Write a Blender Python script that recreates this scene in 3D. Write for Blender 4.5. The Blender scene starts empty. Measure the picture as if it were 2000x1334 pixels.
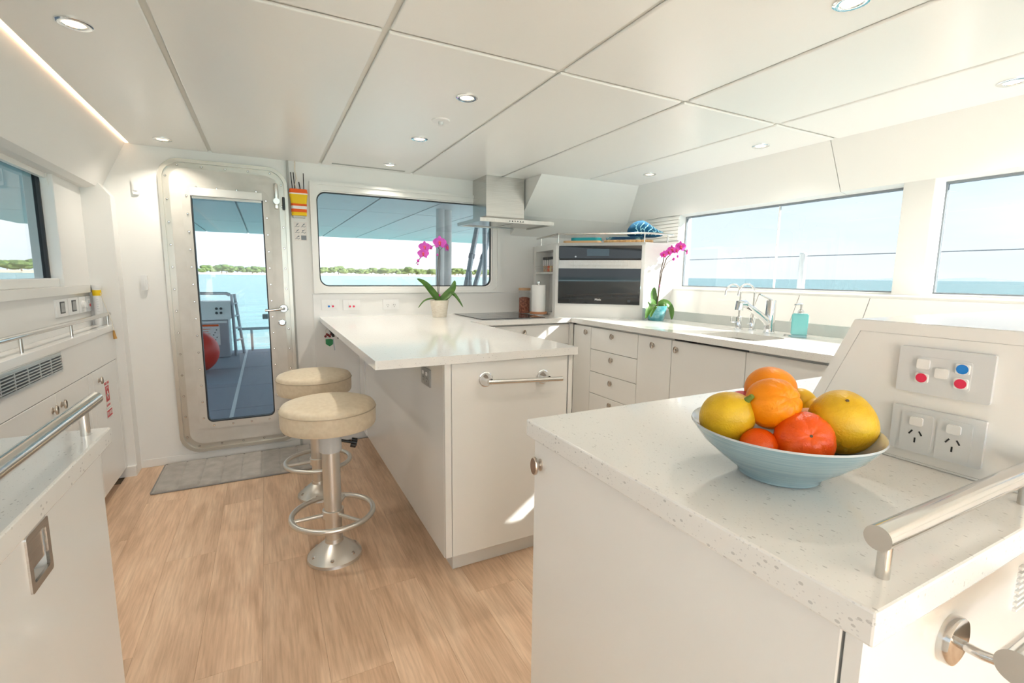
import bpy, bmesh, math, random
from mathutils import Vector, Matrix
random.seed(7)
PI = math.pi
SC = bpy.context.scene
COL = SC.collection

# ------------------------------------------------------------------ camera
H = 1.20
yaw, pitch, roll = math.radians(27.259), math.radians(7.79), math.radians(0.597)
fw = Vector((math.sin(yaw)*math.cos(pitch), math.cos(yaw)*math.cos(pitch), -math.sin(pitch)))
rt = Vector((math.cos(yaw), -math.sin(yaw), 0)); up = rt.cross(fw)
r2 = rt*math.cos(roll) + up*math.sin(roll); u2 = r2.cross(fw)
cam = bpy.data.cameras.new('camera'); camo = bpy.data.objects.new('camera', cam); COL.objects.link(camo)
cam.sensor_width = 36; cam.lens = 930.5/2000*36; cam.clip_start = 0.02; cam.clip_end = 40000
camo.matrix_world = Matrix(((r2.x, u2.x, -fw.x, 0), (r2.y, u2.y, -fw.y, 0), (r2.z, u2.z, -fw.z, H), (0, 0, 0, 1)))
SC.camera = camo

# ------------------------------------------------------------------ world, sun, exposure
SKY = 3.6
GLASS_T = 0.205          # tint of the marine glazing
w = bpy.data.worlds.new('sky'); SC.world = w; w.use_nodes = True
nt = w.node_tree; nt.nodes.clear()
def N(t, k, **kw):
    n = t.nodes.new(k)
    for a, b in kw.items(): setattr(n, a, b)
    return n
tc = N(nt, 'ShaderNodeTexCoord'); sep = N(nt, 'ShaderNodeSeparateXYZ'); ramp = N(nt, 'ShaderNodeValToRGB')
nt.links.new(tc.outputs['Generated'], sep.inputs[0]); nt.links.new(sep.outputs['Z'], ramp.inputs[0])
ramp.color_ramp.elements[0].position = 0.0; ramp.color_ramp.elements[0].color = (0.74, 0.79, 0.84, 1)
ramp.color_ramp.elements[1].position = 0.6; ramp.color_ramp.elements[1].color = (0.66, 0.76, 0.88, 1)
e = ramp.color_ramp.elements.new(0.12); e.color = (0.66, 0.745, 0.85, 1)
mp = N(nt, 'ShaderNodeMapping'); mp.inputs['Scale'].default_value = (1.6, 1.6, 7)
nz = N(nt, 'ShaderNodeTexNoise'); nz.inputs['Scale'].default_value = 1.4; nz.inputs['Detail'].default_value = 6
cr = N(nt, 'ShaderNodeValToRGB'); cr.color_ramp.elements[0].position = 0.42; cr.color_ramp.elements[1].position = 0.72
mx = N(nt, 'ShaderNodeMixRGB'); mx.inputs[2].default_value = (0.84, 0.86, 0.88, 1)
nt.links.new(tc.outputs['Generated'], mp.inputs[0]); nt.links.new(mp.outputs[0], nz.inputs['Vector'])
nt.links.new(nz.outputs[0], cr.inputs[0]); nt.links.new(cr.outputs[0], mx.inputs[0]); nt.links.new(ramp.outputs[0], mx.inputs[1])
bg = N(nt, 'ShaderNodeBackground'); bg.inputs[1].default_value = SKY
out = N(nt, 'ShaderNodeOutputWorld'); nt.links.new(mx.outputs[0], bg.inputs[0]); nt.links.new(bg.outputs[0], out.inputs[0])

sl = bpy.data.lights.new('sun', 'SUN'); sl.energy = 29.0; sl.angle = math.radians(0.6); sl.color = (1.0, 0.95, 0.88)
so = bpy.data.objects.new('sun', sl); COL.objects.link(so)
so.rotation_euler = Vector((-1.0, 0.80, -0.70)).to_track_quat('-Z', 'Y').to_euler()
LAMP = 1.5
vs = SC.view_settings
vs.view_transform = 'Standard'; vs.look = 'None'; vs.exposure = 0.88; vs.gamma = 1.0; vs.use_curve_mapping = False

# ------------------------------------------------------------------ materials
MATS = {}
def mat(name, col, rough=0.5, metal=0.0, spec=0.5, bump=None, emit=None, coat=0, sheen=0, trans=0, alpha=None):
    m = bpy.data.materials.new(name); m.use_nodes = True
    t = m.node_tree; b = t.nodes['Principled BSDF']
    b.inputs['Base Color'].default_value = (*col, 1); b.inputs['Roughness'].default_value = rough
    b.inputs['Metallic'].default_value = metal; b.inputs['Specular IOR Level'].default_value = spec
    if coat: b.inputs['Coat Weight'].default_value = coat; b.inputs['Coat Roughness'].default_value = 0.05
    if sheen: b.inputs['Sheen Weight'].default_value = sheen
    if trans: b.inputs['Transmission Weight'].default_value = trans
    if emit: b.inputs['Emission Color'].default_value = (*emit[0], 1); b.inputs['Emission Strength'].default_value = emit[1]
    if bump:
        sc, st = bump
        c = N(t, 'ShaderNodeTexCoord'); n = N(t, 'ShaderNodeTexNoise'); n.inputs['Scale'].default_value = sc; n.inputs['Detail'].default_value = 4
        bp = N(t, 'ShaderNodeBump'); bp.inputs['Strength'].default_value = st; bp.inputs['Distance'].default_value = 0.002
        t.links.new(c.outputs['Object'], n.inputs['Vector']); t.links.new(n.outputs[0], bp.inputs['Height']); t.links.new(bp.outputs[0], b.inputs['Normal'])
    MATS[name] = m
    return m
def mottled(name, stops, scale, rough=0.5, stretch=(1, 1, 1), detail=5, bumpst=0.0, metal=0, rnd=False, spec=0.5, coat=0, sheen=0, bscale=None):
    m = mat(name, stops[0][1], rough, metal, spec, coat=coat, sheen=sheen); t = m.node_tree; b = t.nodes['Principled BSDF']
    c = N(t, 'ShaderNodeTexCoord'); mp = N(t, 'ShaderNodeMapping'); mp.inputs['Scale'].default_value = stretch
    n = N(t, 'ShaderNodeTexNoise'); n.inputs['Scale'].default_value = scale; n.inputs['Detail'].default_value = detail
    r = N(t, 'ShaderNodeValToRGB'); el = r.color_ramp.elements
    el[0].position, el[0].color = stops[0][0], (*stops[0][1], 1); el[1].position, el[1].color = stops[-1][0], (*stops[-1][1], 1)
    for p, cc in stops[1:-1]:
        x = el.new(p); x.color = (*cc, 1)
    src = c.outputs['Object']
    if rnd:
        oi = N(t, 'ShaderNodeObjectInfo'); ml = N(t, 'ShaderNodeMath', operation='MULTIPLY'); ml.inputs[1].default_value = 37.0
        ad = N(t, 'ShaderNodeVectorMath', operation='ADD'); t.links.new(oi.outputs['Random'], ml.inputs[0])
        t.links.new(src, ad.inputs[0]); t.links.new(ml.outputs[0], ad.inputs[1]); src = ad.outputs[0]
    t.links.new(src, mp.inputs[0]); t.links.new(mp.outputs[0], n.inputs['Vector']); t.links.new(n.outputs[0], r.inputs[0]); t.links.new(r.outputs[0], b.inputs['Base Color'])
    if bumpst:
        bp = N(t, 'ShaderNodeBump'); bp.inputs['Strength'].default_value = bumpst; bp.inputs['Distance'].default_value = 0.002
        hn = n
        if bscale:
            hn = N(t, 'ShaderNodeTexNoise'); hn.inputs['Scale'].default_value = bscale; hn.inputs['Detail'].default_value = 2; t.links.new(c.outputs['Object'], hn.inputs['Vector'])
        t.links.new(hn.outputs[0], bp.inputs['Height']); t.links.new(bp.outputs[0], b.inputs['Normal'])
    return m
mat('paint', (0.86, 0.855, 0.83), 0.42)
mat('ceil', (0.90, 0.90, 0.88), 0.28, bump=(30, 0.02))
mat('groove', (0.80, 0.80, 0.76), 0.6)
mat('laminate', (0.835, 0.83, 0.805), 0.22, coat=0.25)
mat('lam_edge', (0.80, 0.78, 0.73), 0.3)
mat('gap', (0.10, 0.10, 0.10), 0.8)
mat('frame_white', (0.83, 0.83, 0.80), 0.35)
mat('gasket', (0.02, 0.022, 0.025), 0.5)
mottled('door_metal', [(0.3, (0.55, 0.52, 0.47)), (0.7, (0.63, 0.60, 0.55))], 9, 0.42, metal=0.25, detail=8, bumpst=0.05)
mat('door_frame', (0.52, 0.49, 0.43), 0.30, 0.6)
mat('steel', (0.66, 0.645, 0.62), 0.14, 1.0)
mat('chrome', (0.80, 0.81, 0.82), 0.05, 1.0)
mottled('brushed', [(0.35, (0.55, 0.53, 0.50)), (0.65, (0.64, 0.62, 0.59))], 6, 0.27, stretch=(1, 1, 60), metal=1.0)
mottled('brushed_x', [(0.35, (0.56, 0.54, 0.51)), (0.65, (0.66, 0.64, 0.61))], 6, 0.27, stretch=(60, 60, 1), metal=1.0)
mat('alu', (0.70, 0.68, 0.64), 0.32, 0.9)
mat('nickel', (0.58, 0.52, 0.46), 0.28, 1.0)
mat('knob_face', (0.30, 0.22, 0.175), 0.35, 0.6)
mat('black', (0.015, 0.015, 0.016), 0.4)
mat('darkglass', (0.012, 0.016, 0.02), 0.03, spec=0.8)
mat('screen', (0.05, 0.09, 0.12), 0.05, spec=0.8)
mat('white_plastic', (0.83, 0.83, 0.82), 0.3)
mat('grey_plastic', (0.60, 0.62, 0.63), 0.35)
mat('grey_plate', (0.66, 0.68, 0.69), 0.33)
mat('outlet_grey', (0.36, 0.37, 0.37), 0.35, 0.3); mat('lcd', (0.30, 0.31, 0.31), 0.25)
mat('red_dot', (0.72, 0.03, 0.09), 0.4); mat('blue_dot', (0.01, 0.22, 0.68), 0.4)
mat('vinyl', (0.60, 0.50, 0.36), 0.45, bump=(160, 0.25))
mottled('vinyl', [(0.35, (0.66, 0.555, 0.405)), (0.65, (0.72, 0.62, 0.465))], 55, 0.42, bumpst=0.15)
mat('piping', (0.50, 0.41, 0.29), 0.5)
mottled('mat_pile', [(0.3, (0.30, 0.275, 0.245)), (0.7, (0.43, 0.40, 0.365))], 16, 0.95, bumpst=0.35, sheen=0.4)
mat('mat_edge', (0.27, 0.26, 0.25), 0.9)
mottled('bowl', [(0.35, (0.24, 0.37, 0.42)), (0.65, (0.33, 0.46, 0.50))], 9, 0.22, stretch=(1, 1, 45), coat=0.4)
mat('bowl_in', (0.50, 0.53, 0.53), 0.12, coat=0.5)
mottled('lemon', [(0.3, (0.62, 0.36, 0.008)), (0.7, (0.74, 0.47, 0.018))], 40, 0.36, bumpst=0.45, rnd=True, spec=0.4, bscale=330)
mottled('orange', [(0.3, (0.84, 0.235, 0.001)), (0.7, (0.90, 0.29, 0.002))], 40, 0.36, bumpst=0.3, rnd=True, spec=0.35, bscale=380)
mottled('mandarin', [(0.3, (0.78, 0.07, 0.001)), (0.7, (0.86, 0.11, 0.002))], 40, 0.26, bumpst=0.3, rnd=True, spec=0.45, bscale=420)
mat('peach', (0.80, 0.40, 0.20), 0.5); mat('redfruit', (0.55, 0.03, 0.06), 0.35)
mat('yellowfruit', (0.86, 0.53, 0.01), 0.35); mat('stemgreen', (0.16, 0.22, 0.03), 0.6); mat('stembrown', (0.10, 0.07, 0.03), 0.7)
mottled('leaf', [(0.3, (0.035, 0.11, 0.012)), (0.7, (0.09, 0.21, 0.025))], 14, 0.35)
mottled('petal', [(0.3, (0.62, 0.06, 0.50)), (0.7, (0.74, 0.12, 0.62))], 60, 0.5, rnd=True)
mottled('petal_dark', [(0.3, (0.52, 0.01, 0.30)), (0.7, (0.74, 0.07, 0.48))], 60, 0.5, rnd=True)
mat('lip', (0.72, 0.08, 0.12), 0.4); mat('pollen', (0.85, 0.62, 0.25), 0.5); mat('stem', (0.09, 0.06, 0.04), 0.6); mat('moss', (0.10, 0.07, 0.03), 0.9)
mottled('pot_cream', [(0.35, (0.70, 0.63, 0.51)), (0.65, (0.80, 0.74, 0.63))], 40, 0.6, stretch=(1, 1, 3), bumpst=0.5)
mottled('pot_teal', [(0.35, (0.06, 0.29, 0.34)), (0.5, (0.13, 0.40, 0.45)), (0.68, (0.33, 0.58, 0.61))], 28, 0.3, detail=8)
mat('soap', (0.22, 0.60, 0.62), 0.12, coat=0.3); mat('soap_base', (0.35, 0.62, 0.70), 0.05)
mat('paper', (0.86, 0.86, 0.84), 0.9, bump=(120, 0.2)); mat('terracotta', (0.50, 0.22, 0.10), 0.5)
mottled('nuts', [(0.4, (0.20, 0.05, 0.025)), (0.6, (0.42, 0.15, 0.08))], 70, 0.6, detail=2)
mat('cork', (0.55, 0.33, 0.18), 0.7)
mat('board_wood', (0.68, 0.42, 0.21), 0.5); mat('board_teal', (0.005, 0.36, 0.42), 0.4)
mottled('wicker', [(0.4, (0.42, 0.24, 0.09)), (0.6, (0.68, 0.45, 0.22))], 60, 0.7, stretch=(1, 1, 3), bumpst=0.8)
mottled('denim', [(0.45, (0.02, 0.08, 0.19)), (0.56, (0.03, 0.13, 0.24)), (0.60, (0.22, 0.42, 0.52))], 16, 0.9)
mat('bag_blue', (0.004, 0.10, 0.22), 0.85); mat('coral_print', (0.30, 0.62, 0.72), 0.85)
mat('orange_fabric', (0.88, 0.12, 0.01), 0.7); mat('yellow_fabric', (0.90, 0.60, 0.005), 0.6); mat('reflector', (0.85, 0.83, 0.80), 0.3)
mat('ink', (0.05, 0.06, 0.07), 0.6); mat('sticker', (0.82, 0.78, 0.75), 0.5); mat('sticker_red', (0.60, 0.06, 0.07), 0.5)
mat('key_green', (0.005, 0.24, 0.06), 0.35); mat('key_red', (0.25, 0.01, 0.015), 0.4); mat('cord', (0.80, 0.74, 0.64), 0.8); mat('tassel', (0.55, 0.30, 0.08), 0.6)
mat('lens', (1, 0.9, 0.75), 0.4, emit=((1.0, 0.74, 0.45), 1.6)); mat('led', (1, 0.85, 0.7), 0.4, emit=((1.0, 0.62, 0.38), 1.3))
mat('upstand', (0.60, 0.63, 0.61), 0.12); mat('slot', (0.42, 0.43, 0.41), 0.5)
mat('deck_paint', (0.26, 0.29, 0.35), 0.75, bump=(200, 0.3)); mat('deck_line', (0.70, 0.72, 0.74), 0.6)
mat('ext_white', (0.88, 0.88, 0.87), 0.4); mat('ext_groove', (0.45, 0.47, 0.48), 0.6); mat('ext_grey', (0.25, 0.28, 0.31), 0.5); mat('ext_alu', (0.42, 0.46, 0.50), 0.4, 0.5)
mat('fender', (0.72, 0.028, 0.012), 0.4)
mat('sand', (0.60, 0.53, 0.40), 0.9); mat('hazy_hill', (0.30, 0.37, 0.45), 0.95)  # hill colour is paled and blued, distance haze mixed into it
mottled('foliage', [(0.35, (0.035, 0.075, 0.02)), (0.65, (0.11, 0.16, 0.045))], 0.25, 0.9, rnd=True)
mat('trunk', (0.16, 0.12, 0.08), 0.9)

def quartz():
    m = mat('quartz', (0.83, 0.82, 0.79), 0.10, coat=0.2); t = m.node_tree; b = t.nodes['Principled BSDF']
    c = N(t, 'ShaderNodeTexCoord'); mp = N(t, 'ShaderNodeMapping'); mp.inputs['Scale'].default_value = (1.7, 0.8, 1.2)
    base = None
    t.links.new(c.outputs['Object'], mp.inputs[0])
    prev = None
    for sc, dist, sel, col in ((120, 0.26, 0.13, (0.60, 0.59, 0.57)), (260, 0.28, 0.22, (0.70, 0.69, 0.67))):
        v = N(t, 'ShaderNodeTexVoronoi'); v.inputs['Scale'].default_value = sc
        t.links.new(mp.outputs[0], v.inputs['Vector'])
        a = N(t, 'ShaderNodeMath', operation='LESS_THAN'); a.inputs[1].default_value = dist; t.links.new(v.outputs['Distance'], a.inputs[0])
        s = N(t, 'ShaderNodeSeparateColor'); t.links.new(v.outputs['Color'], s.inputs[0])
        d = N(t, 'ShaderNodeMath', operation='LESS_THAN'); d.inputs[1].default_value = sel; t.links.new(s.outputs[0], d.inputs[0])
        f = N(t, 'ShaderNodeMath', operation='MULTIPLY'); t.links.new(a.outputs[0], f.inputs[0]); t.links.new(d.outputs[0], f.inputs[1])
        x = N(t, 'ShaderNodeMixRGB'); t.links.new(f.outputs[0], x.inputs[0]); x.inputs[2].default_value = (*col, 1)
        if prev is None: x.inputs[1].default_value = (0.83, 0.82, 0.79, 1)
        else: t.links.new(prev.outputs[0], x.inputs[1])
        prev = x
    t.links.new(prev.outputs[0], b.inputs['Base Color'])
quartz()

def planks():
    m = mat('oak', (0.6, 0.4, 0.26), 0.42); t = m.node_tree; b = t.nodes['Principled BSDF']
    c = N(t, 'ShaderNodeTexCoord'); oi = N(t, 'ShaderNodeObjectInfo')
    ml = N(t, 'ShaderNodeMath', operation='MULTIPLY'); ml.inputs[1].default_value = 53.0
    ad = N(t, 'ShaderNodeVectorMath', operation='ADD')
    t.links.new(oi.outputs['Random'], ml.inputs[0]); t.links.new(c.outputs['Object'], ad.inputs[0]); t.links.new(ml.outputs[0], ad.inputs[1])
    def noise(scale, st, det, dist=0.0):
        mp = N(t, 'ShaderNodeMapping'); mp.inputs['Scale'].default_value = st
        n = N(t, 'ShaderNodeTexNoise'); n.inputs['Scale'].default_value = scale; n.inputs['Detail'].default_value = det; n.inputs['Distortion'].default_value = dist
        t.links.new(ad.outputs[0], mp.inputs[0]); t.links.new(mp.outputs[0], n.inputs['Vector']); return n
    n1 = noise(4.0, (3.2, 0.55, 1), 6, 0.8); n2 = noise(26.0, (5, 0.28, 1), 5, 0.3); n3 = noise(14, (1, 5.5, 1), 2)
    r = N(t, 'ShaderNodeValToRGB'); el = r.color_ramp.elements
    el[0].position = 0.26; el[0].color = (0.54, 0.355, 0.23, 1); el[1].position = 0.74; el[1].color = (0.80, 0.60, 0.43, 1)
    x = el.new(0.5); x.color = (0.70, 0.49, 0.335, 1)
    t.links.new(n1.outputs[0], r.inputs[0])
    r2_ = N(t, 'ShaderNodeValToRGB'); r2_.color_ramp.elements[0].position = 0.32; r2_.color_ramp.elements[0].color = (0.80, 0.75, 0.70, 1); r2_.color_ramp.elements[1].position = 0.62; r2_.color_ramp.elements[1].color = (1.06, 1.05, 1.04, 1)
    t.links.new(n2.outputs[0], r2_.inputs[0])
    mu = N(t, 'ShaderNodeMixRGB', blend_type='MULTIPLY'); mu.inputs[0].default_value = 0.75
    t.links.new(r.outputs[0], mu.inputs[1]); t.links.new(r2_.outputs[0], mu.inputs[2])
    hs = N(t, 'ShaderNodeHueSaturation'); mr = N(t, 'ShaderNodeMapRange'); mr.inputs[3].default_value = 0.93; mr.inputs[4].default_value = 1.08
    t.links.new(oi.outputs['Random'], mr.inputs[0]); t.links.new(mr.outputs[0], hs.inputs['Value']); t.links.new(mu.outputs[0], hs.inputs['Color'])
    t.links.new(hs.outputs[0], b.inputs['Base Color'])
    bp = N(t, 'ShaderNodeBump'); bp.inputs['Strength'].default_value = 0.25; bp.inputs['Distance'].default_value = 0.001
    t.links.new(n2.outputs[0], bp.inputs['Height']); t.links.new(bp.outputs[0], b.inputs['Normal'])
planks()

def glassmat(name, T, tint=(0.95, 1.0, 1.0), refl=1.0):
    m = bpy.data.materials.new(name); m.use_nodes = True; t = m.node_tree; t.nodes.clear()
    tr = N(t, 'ShaderNodeBsdfTransparent'); tr.inputs[0].default_value = (T*tint[0], T*tint[1], T*tint[2], 1)
    gl = N(t, 'ShaderNodeBsdfGlossy'); gl.inputs['Roughness'].default_value = 0.0
    fr = N(t, 'ShaderNodeFresnel'); fr.inputs[0].default_value = 1.45
    ge = N(t, 'ShaderNodeNewGeometry'); iv = N(t, 'ShaderNodeMath', operation='SUBTRACT'); iv.inputs[0].default_value = 1.0; t.links.new(ge.outputs['Backfacing'], iv.inputs[1])
    mr = N(t, 'ShaderNodeMath', operation='MULTIPLY'); t.links.new(iv.outputs[0], mr.inputs[1]); t.links.new(fr.outputs[0], mr.inputs[0])
    tm = N(t, 'ShaderNodeMixRGB'); tm.inputs[1].default_value = (T*tint[0], T*tint[1], T*tint[2], 1); tm.inputs[2].default_value = (1, 1, 1, 1)
    t.links.new(ge.outputs['Backfacing'], tm.inputs[0]); t.links.new(tm.outputs[0], tr.inputs[0])
    mx = N(t, 'ShaderNodeMixShader'); o = N(t, 'ShaderNodeOutputMaterial')
    t.links.new(mr.outputs[0], mx.inputs[0]); t.links.new(tr.outputs[0], mx.inputs[1]); t.links.new(gl.outputs[0], mx.inputs[2]); t.links.new(mx.outputs[0], o.inputs[0])
    MATS[name] = m
glassmat('glass', GLASS_T, (0.95, 1.0, 1.0)); glassmat('glass_door', 0.24, (0.90, 0.97, 1.0)); glassmat('glass_aft', 0.29, (1.0, 0.97, 0.95)); glassmat('jar_glass', 0.92, (1, 1, 1)); glassmat('hood_glass', 0.80, (0.92, 1, 0.96))

def seamat():
    m = mat('sea', (0.02, 0.20, 0.23), 0.25, spec=0.4); t = m.node_tree; b = t.nodes['Principled BSDF']
    c = N(t, 'ShaderNodeTexCoord'); mp = N(t, 'ShaderNodeMapping'); mp.inputs['Scale'].default_value = (0.35, 1.0, 1)
    n = N(t, 'ShaderNodeTexNoise'); n.inputs['Scale'].default_value = 0.55; n.inputs['Detail'].default_value = 7
    r = N(t, 'ShaderNodeValToRGB'); r.color_ramp.elements[0].position = 0.35; r.color_ramp.elements[0].color = (0.035, 0.155, 0.165, 1); r.color_ramp.elements[1].position = 0.68; r.color_ramp.elements[1].color = (0.085, 0.25, 0.255, 1)
    bp = N(t, 'ShaderNodeBump'); bp.inputs['Strength'].default_value = 0.8; bp.inputs['Distance'].default_value = 0.25
    t.links.new(c.outputs['Object'], mp.inputs[0]); t.links.new(mp.outputs[0], n.inputs['Vector']); t.links.new(n.outputs[0], r.inputs[0]); t.links.new(r.outputs[0], b.inputs['Base Color'])
    t.links.new(n.outputs[0], bp.inputs['Height']); t.links.new(bp.outputs[0], b.inputs['Normal'])
seamat()

# ------------------------------------------------------------------ geometry helpers
WL = {}
def setp(o, label=None, cat=None, group=None, kind=None):
    if label: o['label'] = label
    if cat: o['category'] = cat
    if group: o['group'] = group
    if kind: o['kind'] = kind
    return o
def link(o, parent=None, loc=(0, 0, 0)):
    COL.objects.link(o); WL[o] = Vector(loc)
    if parent is not None:
        o.parent = parent; o.location = Vector(loc) - WL[parent]
    else: o.location = loc
    return o
def thing(name, label, cat, loc, group=None, kind=None):
    o = bpy.data.objects.new(name, None); o.empty_display_size = 0.05
    link(o, None, loc); return setp(o, label, cat, group, kind)
def obj(name, bm, m, parent=None, smooth=False, label=None, cat=None, group=None, kind=None, recenter=True):
    if bm.verts and recenter:
        xs = [v.co for v in bm.verts]
        c = Vector(((min(v.x for v in xs)+max(v.x for v in xs))/2, (min(v.y for v in xs)+max(v.y for v in xs))/2, min(v.z for v in xs)))
    else: c = Vector((0, 0, 0))
    bmesh.ops.translate(bm, verts=bm.verts, vec=-c)
    bmesh.ops.recalc_face_normals(bm, faces=bm.faces)
    me = bpy.data.meshes.new(name); bm.to_mesh(me); bm.free()
    me.materials.append(MATS[m])
    if smooth:
        for p in me.polygons: p.use_smooth = True
        try: me.set_sharp_from_angle(angle=math.radians(40))
        except Exception: pass
    o = bpy.data.objects.new(name, me); link(o, parent, c)
    return setp(o, label, cat, group, kind)
def inst(name, me, loc, parent=None, rot=None, scale=None, **kw):
    o = bpy.data.objects.new(name, me); link(o, parent, loc)
    if rot: o.rotation_euler = rot
    if scale: o.scale = scale
    return setp(o, **kw)
def B(): return bmesh.new()
def box(bm, x0, x1, y0, y1, z0, z1, bev=0.0, seg=2):
    r = bmesh.ops.create_cube(bm, size=1.0, matrix=Matrix.Translation(((x0+x1)/2, (y0+y1)/2, (z0+z1)/2)) @ Matrix.Diagonal((x1-x0, y1-y0, z1-z0, 1)))
    if bev:
        es = list({e for v in r['verts'] for e in v.link_edges})
        bmesh.ops.bevel(bm, geom=es, offset=bev, segments=seg, affect='EDGES', profile=0.5)
    return bm
def bx(x0, x1, y0, y1, z0, z1, bev=0.0, seg=2): return box(B(), x0, x1, y0, y1, z0, z1, bev, seg)
def frame_mat(p0, p1):
    z = (Vector(p1)-Vector(p0)).normalized(); return Matrix.Translation(p0) @ z.to_track_quat('Z', 'Y').to_matrix().to_4x4()
def cyl(bm, p0, p1, r, r1=None, seg=20, cap=True):
    L = (Vector(p1)-Vector(p0)).length
    bmesh.ops.create_cone(bm, cap_ends=cap, segments=seg, radius1=r, radius2=r if r1 is None else r1, depth=L, matrix=frame_mat(p0, p1) @ Matrix.Translation((0, 0, L/2)))
    return bm
def lathe(bm, prof, M=None, seg=28):
    M = M or Matrix(); rings = []
    for r, z in prof:
        if r < 1e-6: rings.append([bm.verts.new(M @ Vector((0, 0, z)))])
        else: rings.append([bm.verts.new(M @ Vector((r*math.cos(2*PI*k/seg), r*math.sin(2*PI*k/seg), z))) for k in range(seg)])
    for a, b in zip(rings, rings[1:]):
        for k in range(seg):
            q = [a[k % len(a)], a[(k+1) % len(a)], b[(k+1) % len(b)], b[k % len(b)]]
            q = list(dict.fromkeys(q))
            if len(q) > 2:
                try: bm.faces.new(q)
                except ValueError: pass
    return bm
def T(x, y, z): return Matrix.Translation((x, y, z))
def tube(bm, pts, r, seg=10, closed=False, cap=True):
    pts = [Vector(p) for p in pts]; n = len(pts); rings = []; prev = None
    for i, p in enumerate(pts):
        if closed: d = pts[(i+1) % n]-pts[i-1]
        else: d = (pts[min(i+1, n-1)]-pts[max(i-1, 0)])
        d.normalize()
        if prev is None:
            a = Vector((0, 0, 1)) if abs(d.z) < 0.9 else Vector((1, 0, 0)); prev = a
        s = d.cross(prev).normalized(); t_ = s.cross(d).normalized(); prev = t_
        rr = r[i] if isinstance(r, (list, tuple)) else r
        rings.append([bm.verts.new(p + s*rr*math.cos(2*PI*k/seg) + t_*rr*math.sin(2*PI*k/seg)) for k in range(seg)])
    prs = list(zip(rings, rings[1:])) + ([(rings[-1], rings[0])] if closed else [])
    for a, b in prs:
        for k in range(seg): bm.faces.new((a[k], a[(k+1) % seg], b[(k+1) % seg], b[k]))
    if cap and not closed: bm.faces.new(rings[0][::-1]); bm.faces.new(rings[-1])
    return bm
def rrect(x0, x1, z0, z1, r, n=6):
    out = []
    for cx, cz, a0 in ((x1-r, z1-r, 0), (x0+r, z1-r, PI/2), (x0+r, z0+r, PI), (x1-r, z0+r, 1.5*PI)):
        for k in range(n+1):
            a = a0+PI/2*k/n; out.append((cx+r*math.cos(a), cz+r*math.sin(a)))
    return out
def plate(bm, outer, holes, t0, t1, fn):
    """a flat plate from 2-D loops with holes; fn(a, b, t) gives the 3-D point"""
    loops = [outer]+list(holes)
    lo = [[bm.verts.new(fn(a, b, t0)) for a, b in L] for L in loops]
    es = []
    for L in lo:
        for i in range(len(L)): es.append(bm.edges.new((L[i], L[(i+1) % len(L)])))
    r = bmesh.ops.triangle_fill(bm, edges=es, use_beauty=True)
    fs = [g for g in r['geom'] if isinstance(g, bmesh.types.BMFace)]
    hi = [[bm.verts.new(fn(a, b, t1)) for a, b in L] for L in loops]
    mp = {}
    for L, K in zip(lo, hi):
        for a, b in zip(L, K): mp[a] = b
    for f in fs: bm.faces.new([mp[v] for v in f.verts])
    for L, K in zip(lo, hi):
        for i in range(len(L)):
            j = (i+1) % len(L); bm.faces.new((L[i], L[j], K[j], K[i]))
    return bm
XZ = lambda a, b, t: (a, t, b)      # plate in a plane of constant y
YZ = lambda a, b, t: (t, a, b)      # plate in a plane of constant x
XY = lambda a, b, t: (a, b, t)
def rect(a0, a1, b0, b1): return [(a0, b0), (a1, b0), (a1, b1), (a0, b1)]
def prism(bm, poly, t0, t1, fn): return plate(bm, poly, [], t0, t1, fn)
def mesh_of(bm, m, name, smooth=True):
    bmesh.ops.recalc_face_normals(bm, faces=bm.faces)
    me = bpy.data.meshes.new(name); bm.to_mesh(me); bm.free(); me.materials.append(MATS[m])
    if smooth:
        for p in me.polygons: p.use_smooth = True
        try: me.set_sharp_from_angle(angle=math.radians(40))
        except Exception: pass
    return me
def text(name, s, size, loc, nrm, m, parent, ext=0.0004, tilt=0.0):
    c = bpy.data.curves.new(name, 'FONT'); c.body = s; c.size = size; c.extrude = ext; c.align_x = 'CENTER'; c.align_y = 'CENTER'
    tmp = bpy.data.objects.new(name, c); COL.objects.link(tmp)
    dg = bpy.context.evaluated_depsgraph_get(); me = bpy.data.meshes.new_from_object(tmp.evaluated_get(dg))
    bpy.data.objects.remove(tmp)
    n = Vector(nrm).normalized(); r = (-n).cross(Vector((0, 0, 1))).normalized(); u = n.cross(r)
    R = Matrix((r, u, n)).transposed()
    me.transform(R.to_4x4()); me.materials.clear(); me.materials.append(MATS[m])
    o = bpy.data.objects.new(name, me); link(o, parent, loc); return o
def copytree(o, loc, **kw):
    c = o.copy(); COL.objects.link(c); c.location = loc; WL[c] = Vector(loc)
    setp(c, **kw)
    for ch in list(o.children):
        d = ch.copy(); COL.objects.link(d); d.parent = c
        for g in list(ch.children):
            h = g.copy(); COL.objects.link(h); h.parent = d
    return c
def S(name, bm, m, parent=None, label=None, **kw):
    o = obj(name, bm, m, parent, label=label, **kw)
    if parent is None: o['kind'] = 'structure'
    return o

YB = 3.545; ZC = 1.93; CT = 0.905; YF = -4.0
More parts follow.
